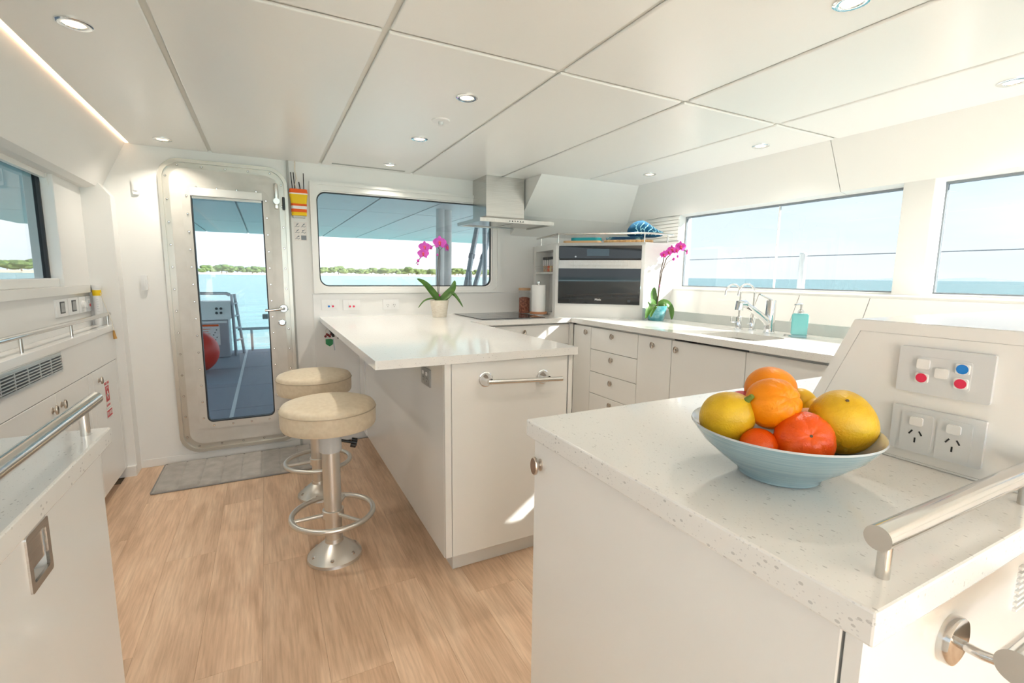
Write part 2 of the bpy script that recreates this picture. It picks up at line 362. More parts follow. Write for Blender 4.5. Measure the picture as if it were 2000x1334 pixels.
# ================================================================== SETTING
# ---- floor with planks
fl = S('floor', bx(-1.0, 2.72, YF, 3.70, -0.06, -0.006), 'trunk', label='pale oak plank floor of the galley', cat='floor')
PW, PL = 0.182, 1.22
pm = mesh_of(bx(-PW/2+0.0002, PW/2-0.0002, -PL/2+0.0002, PL/2-0.0002, -0.006, 0.0, 0.0004, 1), 'oak', 'plank', False)
x = -0.98+PW/2; k = 0
while x < 2.1:
    y = YF + PL/2 - [0.0, 0.74, 0.36, 1.02, 0.55][k % 5]
    while y - PL/2 < YB+0.05:
        if y > -3.9 and y+PL/2 < YB+0.9: inst('plank', pm, (x, y, 0), fl)
        y += PL
    x += PW; k += 1
# ---- ceiling with panels
ce = S('ceiling', bx(-0.72, 2.76, YF, YB+0.06, ZC+0.011, ZC+0.05), 'groove', label='white cabin ceiling of large panels with open joints', cat='ceiling')
xs = [-0.652, -0.26, 0.365, 0.985, 1.605, 2.215, 2.70]; ys = [YF, -0.45, 1.555, YB]
g = 0.010
for i in range(6):
    for j in range(3):
        S('ceiling_panel', bx(xs[i]+(g if i else 0), xs[i+1]-(g if i < 5 else 0), ys[j]+g, ys[j+1]-(g if j < 2 else 0), ZC, ZC+0.011, 0.005, 3), 'ceil', ce, smooth=False)
# ---- back wall with openings
DX0, DX1, DZ0, DZ1 = -0.530, 0.159, 0.062, 1.872
WX0, WX1, WZ0, WZ1 = 0.292, 1.712, 1.069, 1.817
bw = B(); plate(bw, rect(-0.95, 2.98, -0.02, 1.99), [rrect(DX0+0.03, DX1-0.03, DZ0+0.03, DZ1-0.03, 0.09), rrect(WX0+0.03, WX1-0.03, WZ0+0.03, WZ1-0.03, 0.05)], YB, YB+0.06, XZ)
wb = S('wall_back', bw, 'paint', label='white painted aft bulkhead holding the metal door and wide window', cat='wall')
S('lining_panel', bx(0.284, 2.03, YB-0.006, YB, 0.0, 1.066, 0.001), 'laminate', wb)
S('trim_1', bx(0.160, 0.172, YB-0.016, YB, 0.0, ZC), 'slot', label='grey vertical cover strip beside the metal door', cat='trim')
S('baseboard_back', bx(-0.73, 0.58, YB-0.004, YB, 0.0, 0.05, 0.001), 'paint', label='low white skirting along the foot of the door bulkhead', cat='skirting')

# ---- metal door
d = thing('door_1', 'beige weathertight metal door with rounded corners, riveted rim and tall glass', 'door', (-0.185, YB, 0), kind='structure')
b = B(); plate(b, rrect(DX0, DX1, DZ0, DZ1, 0.115, 8), [rrect(DX0+0.020, DX1-0.020, DZ0+0.020, DZ1-0.020, 0.10, 8)], YB-0.030, YB+0.05, XZ); obj('outer_rim', b, 'door_frame', d)
b = B(); plate(b, rrect(DX0+0.020, DX1-0.020, DZ0+0.020, DZ1-0.020, 0.10, 8), [rrect(DX0+0.052, DX1-0.052, DZ0+0.052, DZ1-0.052, 0.08, 8)], YB-0.012, YB+0.05, XZ); obj('bolt_channel', b, 'door_frame', d)
GX0, GX1, GZ0, GZ1 = -0.372, 0.008, 0.254, 1.690
b = B(); plate(b, rrect(DX0+0.052, DX1-0.052, DZ0+0.052, DZ1-0.052, 0.08, 8), [rrect(GX0, GX1, GZ0, GZ1, 0.035, 5)], YB-0.020, YB+0.02, XZ); obj('door_leaf', b, 'door_metal', d)
b = B(); plate(b, rrect(GX0-0.048, GX1+0.040, GZ0-0.048, GZ1+0.040, 0.06, 6), [rrect(GX0-0.004, GX1+0.004, GZ0-0.004, GZ1+0.004, 0.035, 6)], YB-0.026, YB-0.020, XZ); obj('glass_flange', b, 'door_metal', d)
b = B(); plate(b, rrect(GX0-0.004, GX1+0.004, GZ0-0.004, GZ1+0.004, 0.035, 6), [rrect(GX0+0.003, GX1-0.003, GZ0+0.003, GZ1-0.003, 0.03, 6)], YB-0.024, YB+0.01, XZ); obj('gasket', b, 'gasket', d)
obj('glass_pane', bx(GX0, GX1, YB-0.006, YB+0.000, GZ0, GZ1), 'glass_door', d)
bolt = mesh_of(lathe(B(), [(0.0, -0.007), (0.0045, -0.0065), (0.007, -0.002), (0.0075, 0.0)], Matrix.Rotation(-PI/2, 4, 'X'), 8), 'steel', 'bolt')
def along(x0, x1, z0, z1, dx, yy):
    nx = max(2, round((x1-x0)/dx)); nz_ = max(2, round((z1-z0)/dx))
    for i in range(nx):
        xx = x0+(i+0.5)*(x1-x0)/nx; yield xx, z0; yield xx, z1
    for i in range(nz_):
        zz = z0+(i+0.5)*(z1-z0)/nz_; yield x0, zz; yield x1, zz
for xx, zz in along(DX0+0.036, DX1-0.036, DZ0+0.036, DZ1-0.036, 0.135, 0): inst('bolt', bolt, (xx, YB-0.012, zz), d)
for xx, zz in along(GX0-0.024, GX1+0.022, GZ0-0.026, GZ1+0.024, 0.105, 0): inst('bolt', bolt, (xx, YB-0.026, zz), d)
bl = obj('blind_cassette', bx(GX0+0.000, GX1+0.002, YB-0.062, YB-0.027, GZ1-0.032, GZ1+0.016, 0.004), 'frame_white', d)
obj('blind_rail', bx(GX0+0.006, GX1-0.004, YB-0.052, YB-0.040, GZ1-0.046, GZ1-0.033, 0.002), 'frame_white', bl)
hd = obj('lever_handle', tube(lathe(B(), [(0, -0.012), (0.022, -0.012), (0.026, -0.004), (0.027, 0.0)], T(0.098, YB-0.021, 0.972) @ Matrix.Rotation(-PI/2, 4, 'X')), [(0.098, YB-0.03, 0.972), (0.098, YB-0.062, 0.972), (0.085, YB-0.072, 0.971), (0.03, YB-0.072, 0.966), (-0.012, YB-0.070, 0.964)], [0.012, 0.011, 0.010, 0.009, 0.008]), 'chrome', d, True)
obj('lock', lathe(B(), [(0, -0.012), (0.016, -0.012), (0.018, -0.008), (0.024, -0.006), (0.025, 0.0)], T(0.086, YB-0.020, 0.880) @ Matrix.Rotation(-PI/2, 4, 'X')), 'chrome', d, True)
b = bx(0.080, 0.101, YB-0.050, YB-0.034, 1.665, 1.775, 0.008); cyl(b, (0.090, YB-0.020, 1.662), (0.090, YB-0.056, 1.662), 0.019); box(b, 0.079, 0.100, YB-0.045, YB-0.02, 1.615, 1.655, 0.004); obj('dog_latch', b, 'alu', d, True)
b = bx(0.124, 0.140, YB-0.042, YB-0.030, 1.612, 1.692, 0.003); obj('black_strike', b, 'black', d)
obj('hinge_stay', bx(-0.03, 0.004, YB+0.03, YB+0.09, 0.90, 0.93, 0.004), 'ext_grey', d)

# ---- aft window
wn = thing('window_1', 'wide aft window with white moulded frame and rounded dark gasket', 'window', (1.0, YB, WZ0), kind='structure')
b = B(); plate(b, rrect(WX0, WX1, WZ0, WZ1, 0.006, 2), [rrect(WX0+0.020, WX1-0.034, WZ0+0.020, WZ1-0.020, 0.05, 6)], YB-0.022, YB, XZ); obj('outer_frame', b, 'frame_white', wn)
AX0, AX1, AZ0, AZ1 = 0.338, 1.626, 1.122, 1.750
b = B(); plate(b, rrect(WX0+0.018, WX1-0.032, WZ0+0.018, WZ1-0.018, 0.052, 6), [rrect(AX0-0.012, AX1+0.012, AZ0-0.012, AZ1+0.012, 0.065, 6)], YB-0.012, YB+0.03, XZ); obj('inner_frame', b, 'frame_white', wn)
b = B(); plate(b, rrect(AX0-0.013, AX1+0.013, AZ0-0.013, AZ1+0.013, 0.066, 6), [rrect(AX0-0.004, AX1+0.004, AZ0-0.004, AZ1+0.004, 0.058, 6)], YB+0.004, YB+0.03, XZ); obj('reveal', b, 'frame_white', wn)
b = B(); plate(b, rrect(AX0-0.005, AX1+0.005, AZ0-0.005, AZ1+0.005, 0.06, 6), [rrect(AX0+0.003, AX1-0.003, AZ0+0.003, AZ1-0.003, 0.055, 6)], YB+0.008, YB+0.028, XZ); obj('gasket', b, 'gasket', wn)
obj('glass_pane', bx(AX0-0.003, AX1+0.003, YB+0.014, YB+0.022, AZ0-0.003, AZ1+0.003), 'glass_aft', wn)

# ---- right wall: upper raked panel, pillars, sill, splashback
RX = 2.92
def raked(y0, y1): return [(2.70, ZC+0.01), (2.842, 1.679), (2.90, 1.668), (2.98, 1.668), (2.98, 1.99), (2.70, 1.99)]
wr = S('wall_right', prism(B(), [(p[0], p[1]) for p in raked(0, 0)], 1.588, YB, lambda a, c, t: (a, t, c)), 'paint', label='white starboard side lining above and below the long window', cat='wall')
S('upper_panel', prism(B(), [(p[0], p[1]) for p in raked(0, 0)], YF, 1.584, lambda a, c, t: (a, t, c)), 'paint', wr)
S('lower_wall', bx(2.70, 2.98, YF, YB, -0.05, 1.10), 'paint', wr)
S('window_sill', prism(B(), [(2.667, 1.112), (2.667, 1.122), (2.674, 1.127), (2.98, 1.127), (2.98, 1.09), (2.69, 1.09)], YF, 2.66, lambda a, c, t: (a, t, c)), 'frame_white', wr)
for y0, y1 in ((YF, 1.297), (1.301, 1.651), (1.655, 1.90), (1.904, 2.66)):
    S('splash_panel', prism(B(), [(2.600, 0.966), (2.668, 1.112), (2.69, 1.112), (2.63, 0.966)], y0, y1, lambda a, c, t: (a, t, c)), 'laminate', wr)
S('upstand', bx(2.588, 2.632, YF, 2.66, CT, 0.966, 0.001), 'upstand', wr)
S('pillar', bx(2.842, 2.975, 1.162, 1.292, 1.125, 1.69, 0.004), 'paint', wr)
S('jamb_panel', bx(2.852, 2.975, 2.745, YB, 1.127, 1.68), 'paint', wr)
b = B()
for k in range(7): box(b, 2.842, 2.853, 2.748, 3.3, 1.49+k*0.026, 1.513+k*0.026, 0.002)
S('blind_slats', b, 'frame_white', wr)
S('sun_block_panel', bx(2.842, 2.975, YF, -0.40, 1.125, 1.69), 'paint', wr)  # unseen solid panel, extended aft to cut sun bounced off the forward floor
def sidewindow(n, y0, y1, splits, label):
    t_ = thing(n, label, 'window', (RX, (y0+y1)/2, 1.127), kind='structure')
    ed = [y0]+splits+[y1]
    for a, c in zip(ed, ed[1:]): obj('glass_pane', bx(RX, RX+0.008, a+0.002, c-0.002, 1.14, 1.668), 'glass', t_)
    for s_ in splits: obj('joint', bx(RX-0.004, RX+0.010, s_-0.003, s_+0.003, 1.138, 1.668), 'frame_white', t_)
    obj('head_seal', bx(RX-0.008, RX+0.012, y0, y1, 1.656, 1.668), 'ext_grey', t_)
    obj('bottom_seal', bx(RX-0.006, RX+0.012, y0, y1, 1.136, 1.143), 'ext_grey', t_)
    obj('sill_bead', bx(RX-0.03, RX+0.014, y0, y1, 1.127, 1.136, 0.002), 'frame_white', t_)
    for yy in (y0, y1-0.008): obj('side_seal', bx(RX-0.006, RX+0.012, yy, yy+0.008, 1.14, 1.66), 'ext_grey', t_)
sidewindow('window_2', 1.292, 2.745, [1.985], 'long starboard window of two panes above the sink')
sidewindow('window_3', -0.40, 1.150, [], 'starboard window forward of the white pillar')
# ---- left wall
wl = S('wall_left', prism(B(), [(-0.668, ZC+0.012), (-0.800, 1.668), (-0.84, 1.655), (-1.0, 1.655), (-1.0, 1.99), (-0.668, 1.99)], YF, YB, lambda a, c, t: (a, t, c)), 'paint', label='white port side lining above and beside the port window', cat='wall')
S('lower_wall', bx(-1.02, -0.93, YF, YB, -0.05, 1.14), 'paint', wl)
S('corner_pilaster', prism(B(), [(-0.742, 0.0), (-0.742, 1.62), (-0.80, 1.70), (-0.95, 1.70), (-0.95, 0.0)], 3.447, YB, lambda a, c, t: (a, t, c)), 'paint', wl)
S('jamb_panel', bx(-0.975, -0.868, 3.065, 3.447, 1.128, 1.67, 0.003), 'paint', wl)
S('front_jamb', bx(-0.975, -0.868, YF, -1.4, 1.128, 1.67), 'paint', wl)
S('window_ledge', prism(B(), [(-0.86, 1.089), (-0.86, 1.128), (-0.99, 1.130), (-0.99, 1.089)], 1.0, 3.447, lambda a, c, t: (a, t, c)), 'frame_white', wl)
S('switch_panel', bx(-0.93, -0.876, 1.0, 3.447, CT, 1.089), 'laminate', wl)
t_ = thing('window_4', 'port window with dark seal looking out on the wooded shore', 'window', (-0.92, 2.2, 1.13), kind='structure')
obj('glass_pane', bx(-0.935, -0.927, -1.4, 3.07, 1.15, 1.665), 'glass', t_)
obj('side_seal', bx(-0.938, -0.915, 3.052, 3.066, 1.15, 1.66), 'gasket', t_)
obj('head_seal', bx(-0.938, -0.915, -1.4, 3.066, 1.645, 1.662), 'gasket', t_)
obj('sill_bead', bx(-0.935, -0.885, 1.0, 3.12, 1.128, 1.168, 0.004), 'frame_white', t_)
obj('blind_cassette', bx(-0.912, -0.888, 1.0, 3.075, 1.632, 1.656, 0.003), 'frame_white', t_)
obj('blind_end_cap', prism(B(), [(3.045, 1.655), (3.085, 1.655), (3.085, 1.56), (3.075, 1.56)], -0.912, -0.884, YZ), 'frame_white', t_)
S('trim_2', bx(-0.668, -0.653, YF, YB-0.02, ZC-0.001, ZC+0.012), 'led', label='warm glowing light strip along the port ceiling edge', cat='light strip')
# ---- raked soffit over the oven
S('trim_3', prism(B(), [(3.053, ZC+0.005), (3.345, 1.668), (3.50, 1.56), (YB, 1.53), (YB, ZC+0.005)], 1.800, 2.86, YZ), 'paint', label='white raked soffit panel above the corner oven beside the cooker hood', cat='soffit')
S('trim_4', bx(0.433, 0.92, 3.462, 3.488, ZC-0.002, ZC+0.003), 'slot', label='narrow grey slot vent in the ceiling above the aft window', cat='vent')
# ================================================================== WORKTOPS
b = B()
SK0, SK1 = 1.42, 1.865
for x0, x1, y0, y1 in ((0.322, 1.170, 1.655, YB-0.006), (1.170, 1.962, 2.872, YB-0.006), (1.962, 2.588, SK1, YB-0.006), (1.962, 2.588, 0.846, SK0)):
    prism(b, rect(x0, x1, y0, y1), CT-0.032, CT, XY)
plate(b, rect(1.962, 2.588, SK0, SK1), [rrect(2.055, 2.325, 1.475, 1.810, 0.05, 6)], CT-0.032, CT, XY)
wt = obj('galley_worktop', b, 'quartz', None, label='white speckled U-shaped stone worktop running from the breakfast bar past hob to sink', cat='worktop')
wt2 = obj('counter_worktop', bx(0.470, 2.588, 0.195, 0.843, CT-0.036, CT, 0.003), 'quartz', None, label='white speckled stone worktop carrying the fruit bowl', cat='worktop')
wt3 = obj('side_worktop', bx(-0.662, -0.280, -1.2, 1.142, CT-0.032, CT, 0.003), 'quartz', None, label='white stone worktop with polished grab rail on low cabinet with flush latch', cat='worktop')

# ================================================================== CABINETS
knob_bm = lathe(B(), [(0, 0.0), (0.011, 0.0), (0.011, 0.003), (0.006, 0.006), (0.006, 0.009), (0.015, 0.0115), (0.0165, 0.013), (0.0165, 0.017), (0.015, 0.0185)], Matrix.Diagonal((0.72, 1.15, 1, 1)), 20)
KN = mesh_of(knob_bm, 'nickel', 'knob')
KF = mesh_of(lathe(B(), [(0, 0.0188), (0.0148, 0.0188), (0.0148, 0.018)], Matrix.Diagonal((0.72, 1.15, 1, 1)), 20), 'knob_face', 'knob_face')
def knob(parent, loc, face, level=1, dark=False):
    # face: direction the knob points; the oval stands upright
    R = {'-x': (PI/2, 0, -PI/2), '-y': (PI/2, 0, 0), '+x': (PI/2, 0, PI/2)}[face]
    k_ = inst('knob', KN, loc, parent, rot=R)
    return k_
def facebm(axis, t0, t1, a0, a1, z0, z1):
    return bx(t0, t1, a0, a1, z0, z1, 0.0015, 1) if axis == 'x' else bx(a0, a1, t0, t1, z0, z1, 0.0015, 1)
# right-hand run (fronts at x=1.985)
def runit(name, label, y0, y1, fronts, cat='cabinet', group=None):
    t_ = thing(name, label, cat, (2.28, (y0+y1)/2, 0), group)
    obj('carcass', bx(2.006, 2.58, y0, y1, 0.10, 0.735 if name == 'sink_cabinet' else 0.868), 'lam_edge', t_)
    obj('plinth', bx(2.04, 2.055, y0, y1, 0.0, 0.10), 'laminate', t_)
    for nm, z0, z1, ky, kz in fronts:
        p = obj(nm, facebm('x', 1.985, 2.004, y0+0.0015, y1-0.0015, z0+0.0015, z1-0.0015), 'laminate', t_)
        if ky: knob(p, (1.985, ky, kz), '-x')
    return t_
runit('narrow_cabinet', 'narrow white cupboard in the galley corner beside the four-drawer unit', 2.66, 2.868, [('door', 0.10, 0.860, 2.71, 0.820)])
runit('drawer_cabinet', 'white unit of four stacked drawers with oval knobs', 2.19, 2.66, [('drawer', 0.708, 0.860, 2.426, 0.818), ('drawer', 0.553, 0.708, 2.427, 0.663), ('drawer', 0.400, 0.553, 2.428, 0.509), ('drawer', 0.10, 0.400, 2.428, 0.36)])
runit('door_cabinet', 'white cupboard with one central knob beside the four-drawer unit', 1.919, 2.19, [('door', 0.10, 0.860, 2.06, 0.813)])
runit('sink_cabinet', 'wide white cupboard under the sink, knob at its corner', 1.457, 1.919, [('door', 0.10, 0.860, 1.880, 0.811)])
runit('plain_cabinet', 'wide white cupboard without knob, next to the sink cupboard', 0.846, 1.457, [('door', 0.10, 0.860, None, None)])
# hob drawers
t_ = thing('hob_cabinet', 'white drawer unit below the black cooktop', 'cabinet', (1.6, 3.2, 0))
obj('carcass', bx(1.20, 1.98, 2.925, 3.52, 0.10, 0.868), 'lam_edge', t_)
for z0, z1 in ((0.712, 0.860), (0.41, 0.712), (0.10, 0.41)):
    p = obj('drawer', bx(1.205, 1.962, 2.900, 2.920, z0+0.0015, z1-0.0015, 0.0015, 1), 'laminate', t_); knob(p, (1.586, 2.900, min(z1-0.045, 0.814)), '-y')
obj('corner_post', bx(1.963, 1.984, 2.872, 2.924, 0.0, 0.866), 'laminate', t_)
obj('plinth', bx(1.20, 1.98, 2.955, 2.97, 0.0, 0.10), 'laminate', t_)
# peninsula
PX0, PX1, PY = 0.580, 1.160, 1.676
t_ = thing('breakfast_bar_cabinet', 'glossy white breakfast bar cabinet with chrome bar on its end panel', 'cabinet', (0.87, 2.6, 0))
obj('side_panel', bx(PX0, PX0+0.022, PY+0.020, 3.536, 0.078, CT-0.033, 0.0015, 1), 'laminate', t_)
obj('side_cover', bx(PX0-0.004, PX0, 3.33, 3.536, 0.078, CT-0.033), 'laminate', t_)
obj('carcass', bx(PX0+0.024, PX1-0.004, PY+0.022, 2.92, 0.085, CT-0.034), 'lam_edge', t_)
obj('stile', bx(PX0, PX0+0.026, PY, PY+0.0195, 0.086, CT-0.033, 0.0015, 1), 'laminate', t_)
obj('stile', bx(PX1-0.022, PX1, PY, PY+0.0195, 0.086, CT-0.033, 0.0015, 1), 'laminate', t_)
obj('shadow_gap', bx(PX1-0.026, PX1-0.022, PY+0.008, PY+0.0195, 0.086, CT-0.034), 'gap', t_)
fp = obj('end_panel', bx(PX0+0.028, PX1-0.027, PY, PY+0.0195, 0.086, CT-0.036, 0.0015, 1), 'laminate', t_)
hb = tube(B(), [(0.735, PY-0.055, 0.799), (1.07, PY-0.055, 0.783)], 0.0095, 14)
obj('towel_bar', hb, 'steel', fp, True)
for hx, hz in ((0.748, 0.799), (1.008, 0.787)):
    m_ = T(hx, PY, hz) @ Matrix.Rotation(PI/2, 4, 'X')
    obj('bar_rosette', lathe(B(), [(0, 0.02), (0.012, 0.052), (0.015, 0.03), (0.024, 0.017), (0.027, 0.006), (0.030, 0.005), (0.030, 0.0)], m_, 24), 'chrome', fp, True)
obj('plinth', bx(PX0+0.045, PX1-0.01, 1.727, 3.53, 0.0, 0.084), 'laminate', t_)
obj('right_panel', bx(PX1-0.004, PX1, PY+0.02, 2.90, 0.085, CT-0.034), 'laminate', t_)
# foreground counter cabinet
t_ = thing('counter_cabinet', 'white cabinet with one oval knob below the fruit bowl worktop', 'cabinet', (1.2, 0.5, 0))
obj('carcass', bx(0.504, 1.958, 0.232, 0.826, 0.06, CT-0.037), 'lam_edge', t_)
dr = obj('door', bx(0.485, 0.503, 0.2285, 0.832, 0.06, CT-0.040, 0.0015, 1), 'laminate', t_); kk = knob(dr, (0.485, 0.806, 0.816), '-x')
inst('knob_face', KF, (0.485, 0.806, 0.816), dr, rot=(PI/2, 0, -PI/2))
obj('corner_stile', bx(0.485, 0.506, 0.2085, 0.2255, 0.0, CT-0.037, 0.001, 1), 'laminate', t_)
ep = obj('end_panel', bx(0.507, 2.0, 0.2105, 0.231, 0.0, CT-0.037, 0.001, 1), 'laminate', t_)
obj('plinth', bx(0.54, 1.95, 0.26, 0.80, 0.0, 0.06), 'laminate', t_)
for k in range(8): obj('louvre_slat', bx(0.862, 1.02, 0.2065, 0.211, 0.765+k*0.0085, 0.769+k*0.0085), 'white_plastic', ep)
m_ = T(0.672, 0.2105, 0.797) @ Matrix.Rotation(PI/2, 4, 'X')
tr = thing('grab_handle', 'steel grab handle with round rosette and curved arm on cabinet end below fruit bowl', 'handle', (0.672, 0.2105, 0.797))
obj('rosette', lathe(B(), [(0, 0.0125), (0.022, 0.0125), (0.027, 0.011), (0.028, 0.009), (0.028, 0.0)], m_, 32), 'steel', tr, True)
obj('arm', tube(B(), [(0.672, 0.199, 0.797), (0.672, 0.180, 0.797), (0.676, 0.162, 0.799), (0.684, 0.148, 0.806), (0.690, 0.141, 0.818), (0.692, 0.138, 0.83)], 0.0055, 12), 'steel', tr, True)
obj('bar', cyl(B(), (0.604, 0.138, 0.842), (1.05, 0.138, 0.842), 0.0165, seg=28), 'steel', tr, True)
# grab rail on counter
tr = thing('counter_rail', 'polished steel rail on two posts along the fruit bowl worktop edge', 'rail', (0.72, 0.225, CT))
obj('rail_tube', cyl(B(), (0.517, 0.222, 0.951), (0.921, 0.222, 0.951), 0.0125, seg=28), 'steel', tr, True)
for px in (0.535, 0.886): obj('post', cyl(B(), (px, 0.222, CT), (px, 0.222, 0.945), 0.0062, seg=18), 'steel', tr, True)
# console with switches
t_ = thing('switch_console', 'light grey raised console with slanted end standing on the fruit bowl worktop', 'console', (1.6, 0.38, CT))
poly = [(0.197, CT), (0.562, CT), (0.470, 1.132), (0.197, 1.132)]
obj('body', prism(B(), poly, 0.926, 2.584, YZ), 'laminate', t_)
b = B(); plate(b, [(0.1975, CT+0.001), (0.5615, CT+0.001), (0.4700, 1.131), (0.1975, 1.131)], [[(0.20, CT+0.004), (0.541, CT+0.004), (0.459, 1.1125), (0.20, 1.1125)]], 0.9235, 0.926, YZ); obj('face_frame', b, 'laminate', t_)
obj('face_panel', prism(B(), [(0.2, CT+0.0045), (0.5403, CT+0.0045), (0.4585, 1.112), (0.2, 1.112)], 0.9238, 0.926, YZ), 'laminate', t_)

# left back cabinets
LX = -0.785
t_ = thing('port_cabinet', 'low white port side cabinet with ledge, doors and ventilation grille', 'cabinet', (-0.86, 2.2, 0))
obj('carcass', bx(-0.925, LX-0.012, 1.16, 3.446, 0.06, CT-0.03), 'lam_edge', t_)
obj('ledge', bx(-0.876, LX+0.004, 1.16, 3.446, CT-0.034, CT, 0.002), 'laminate', t_)
obj('upper_fascia', bx(LX-0.010, LX, 1.16, 3.446, 0.710, CT-0.035, 0.001, 1), 'laminate', t_)
p = obj('door', bx(LX-0.010, LX, 1.60, 2.528, 0.06, 0.707, 0.0015, 1), 'laminate', t_); knob(p, (LX, 2.481, 0.650), '+x')
p = obj('door', bx(LX-0.010, LX, 2.531, 2.930, 0.06, 0.707, 0.0015, 1), 'laminate', t_); knob(p, (LX, 2.575, 0.651), '+x')
obj('stile', bx(LX-0.010, LX, 2.933, 2.998, 0.06, 0.707, 0.001, 1), 'laminate', t_)
p = obj('door', bx(LX-0.010, LX, 3.001, 3.395, 0.06, 0.707, 0.0015, 1), 'laminate', t_); knob(p, (LX, 3.080, 0.651), '+x')
fsd = p
obj('stile', bx(LX-0.010, LX, 3.398, 3.446, 0.06, 0.707, 0.001, 1), 'laminate', t_)
obj('plinth', bx(-0.90, -0.842, 1.16, 3.446, 0.0, 0.06), 'laminate', t_)
obj('toe_block', bx(-0.842, -0.742, 3.42, 3.447, 0.0, 0.06), 'paint', t_)
vg = obj('vent_recess', bx(LX-0.0005, LX+0.0005, 1.90, 2.628, 0.790, 0.860), 'black', t_)
b = B(); plate(b, rect(1.895, 2.634, 0.784, 0.866), [rect(1.905, 2.624, 0.793, 0.857)], LX, LX+0.004, YZ); obj('vent_frame', b, 'alu', vg)
for k in range(6): obj('vent_slat', bx(LX, LX+0.004, 1.905, 2.624, 0.796+k*0.0112, 0.8005+k*0.0112), 'alu', vg)
for k in range(6): obj('vent_bar', bx(LX, LX+0.003, 1.99+k*0.105, 1.997+k*0.105, 0.793, 0.857), 'alu', vg)
# stickers
st = thing('first_aid_sticker', 'red and white first aid sticker on the port cabinet door', 'sticker', (LX, 3.21, 0.47))
obj('backing', bx(LX+0.0003, LX+0.0010, 3.163, 3.243, 0.480, 0.625), 'sticker', st)
rp = obj('red_panel', bx(LX+0.0010, LX+0.0014, 3.172, 3.234, 0.515, 0.598), 'sticker_red', st)
b = bx(LX+0.0014, LX+0.0018, 3.197, 3.209, 0.528, 0.570); box(b, LX+0.0014, LX+0.0018, 3.184, 3.222, 0.543, 0.555); obj('cross', b, 'sticker', rp)
obj('handle_mark', tube(B(), [(LX+0.0018, 3.190, 0.580), (LX+0.0018, 3.194, 0.590), (LX+0.0018, 3.212, 0.590), (LX+0.0018, 3.216, 0.580)], 0.0012, 6), 'sticker', rp)
text('lettering', 'FIRST AID', 0.019, (LX+0.0014, 3.203, 0.612), (1, 0, 0), 'sticker_red', st)
for k in range(8): obj('print_mark', bx(LX+0.0010, LX+0.0014, 3.170+k*0.0085, 3.1745+k*0.0085+0.001*(k % 2), 0.488, 0.500), 'sticker_red', st)
st = thing('flares_sticker', 'red flares sticker below the first aid sticker', 'sticker', (LX, 3.22, 0.42))
obj('backing', bx(LX+0.0003, LX+0.0010, 3.160, 3.262, 0.425, 0.472), 'sticker', st)
obj('red_panel', bx(LX+0.0010, LX+0.0013, 3.165, 3.257, 0.430, 0.467), 'sticker_red', st)
text('lettering', 'FLARES', 0.028, (LX+0.0018, 3.211, 0.4485), (1, 0, 0), 'sticker', st)
# ledge rail
tr = thing('ledge_rail', 'slim steel rail on short posts along the port cabinet ledge', 'rail', (-0.80, 2.5, CT))
obj('rail_tube', tube(B(), [(-0.80, 1.3, 0.968), (-0.80, 3.45, 0.966)], 0.0105, 14), 'steel', tr, True)
for py in (1.80, 2.33, 2.84, 3.41): obj('post', cyl(B(), (-0.80, py, CT), (-0.80, py, 0.96), 0.006, seg=14), 'steel', tr, True)

# left foreground cabinet
t_ = thing('side_cabinet', 'white cabinet with flush steel latch below polished grab rail', 'cabinet', (-0.6, 0.3, 0))
obj('carcass', bx(-0.66, -0.316, -1.2, 1.118, 0.0, CT-0.033), 'lam_edge', t_)
df = B(); plate(df, rect(-1.2, 1.120, 0.004, CT-0.033), [rect(0.804, 0.858, 0.786, 0.850)], -0.314, -0.295, YZ)
dd = obj('door', df, 'laminate', t_)
fl_ = B(); plate(fl_, rrect(0.796, 0.866, 0.778, 0.858, 0.004, 3), [rrect(0.806, 0.856, 0.789, 0.848, 0.004, 3)], -0.296, -0.2925, YZ); lt = obj('latch_plate', fl_, 'brushed', dd)
obj('latch_pull', bx(-0.303, -0.2955, 0.810, 0.852, 0.805, 0.846, 0.002), 'brushed', dd)
obj('latch_recess', bx(-0.314, -0.310, 0.804, 0.858, 0.786, 0.850), 'steel', dd)
tr = thing('side_rail', 'thick polished steel grab rail above the side worktop with flush latch cabinet', 'rail', (-0.31, 0.6, CT))
obj('rail_tube', cyl(B(), (-0.306, -1.0, 0.957), (-0.306, 1.170, 0.957), 0.0125, seg=28), 'steel', tr, True)
for py in (1.098, 0.35): obj('post', cyl(B(), (-0.306, py, CT), (-0.306, py, 0.952), 0.0075, seg=18), 'steel', tr, True)

# ================================================================== CORNER OVEN UNIT
A = Vector((1.920, 3.030, 0)); Bp = Vector((2.385, 2.600, 0)); Cw = Vector((2.02, YB-0.006, 0))
fdir = (Bp-A).normalized(); fn_ = Vector((fdir.y, -fdir.x, 0))      # normal towards the room
if fn_.y > 0: fn_ = -fn_
FW = (Bp-A).length; OZ1 = 1.447
def FR(a, z, t): p = A+fdir*a+fn_*t; return (p.x, p.y, z)      # a along the front, t out of it
ov = thing('oven_cabinet', 'white corner cabinet with spice niche housing the built-in oven', 'cabinet', (2.2, 3.1, CT))
OA0, OA1, OB0, OB1 = 0.022, FW-0.022, 1.005, 1.425
b = B(); plate(b, rect(0, FW, CT, OZ1), [rect(OA0, OA1, OB0, OB1)], -0.02, 0.0, lambda a, z, t: FR(a, z, t)); obj('front_frame', b, 'laminate', ov)
ldir = (Cw-A).normalized(); ln = Vector((-ldir.y, ldir.x, 0)); LW = (Cw-A).length
if ln.x > 0: ln = -ln
def LF(a, z, t): p = A+ldir*a+ln*t; return (p.x, p.y, z)
b = B(); plate(b, rect(0.004, LW, CT, OZ1), [rect(0.06, LW-0.06, CT+0.025, 1.40)], -0.018, 0.0, LF); obj('niche_frame', b, 'laminate', ov)
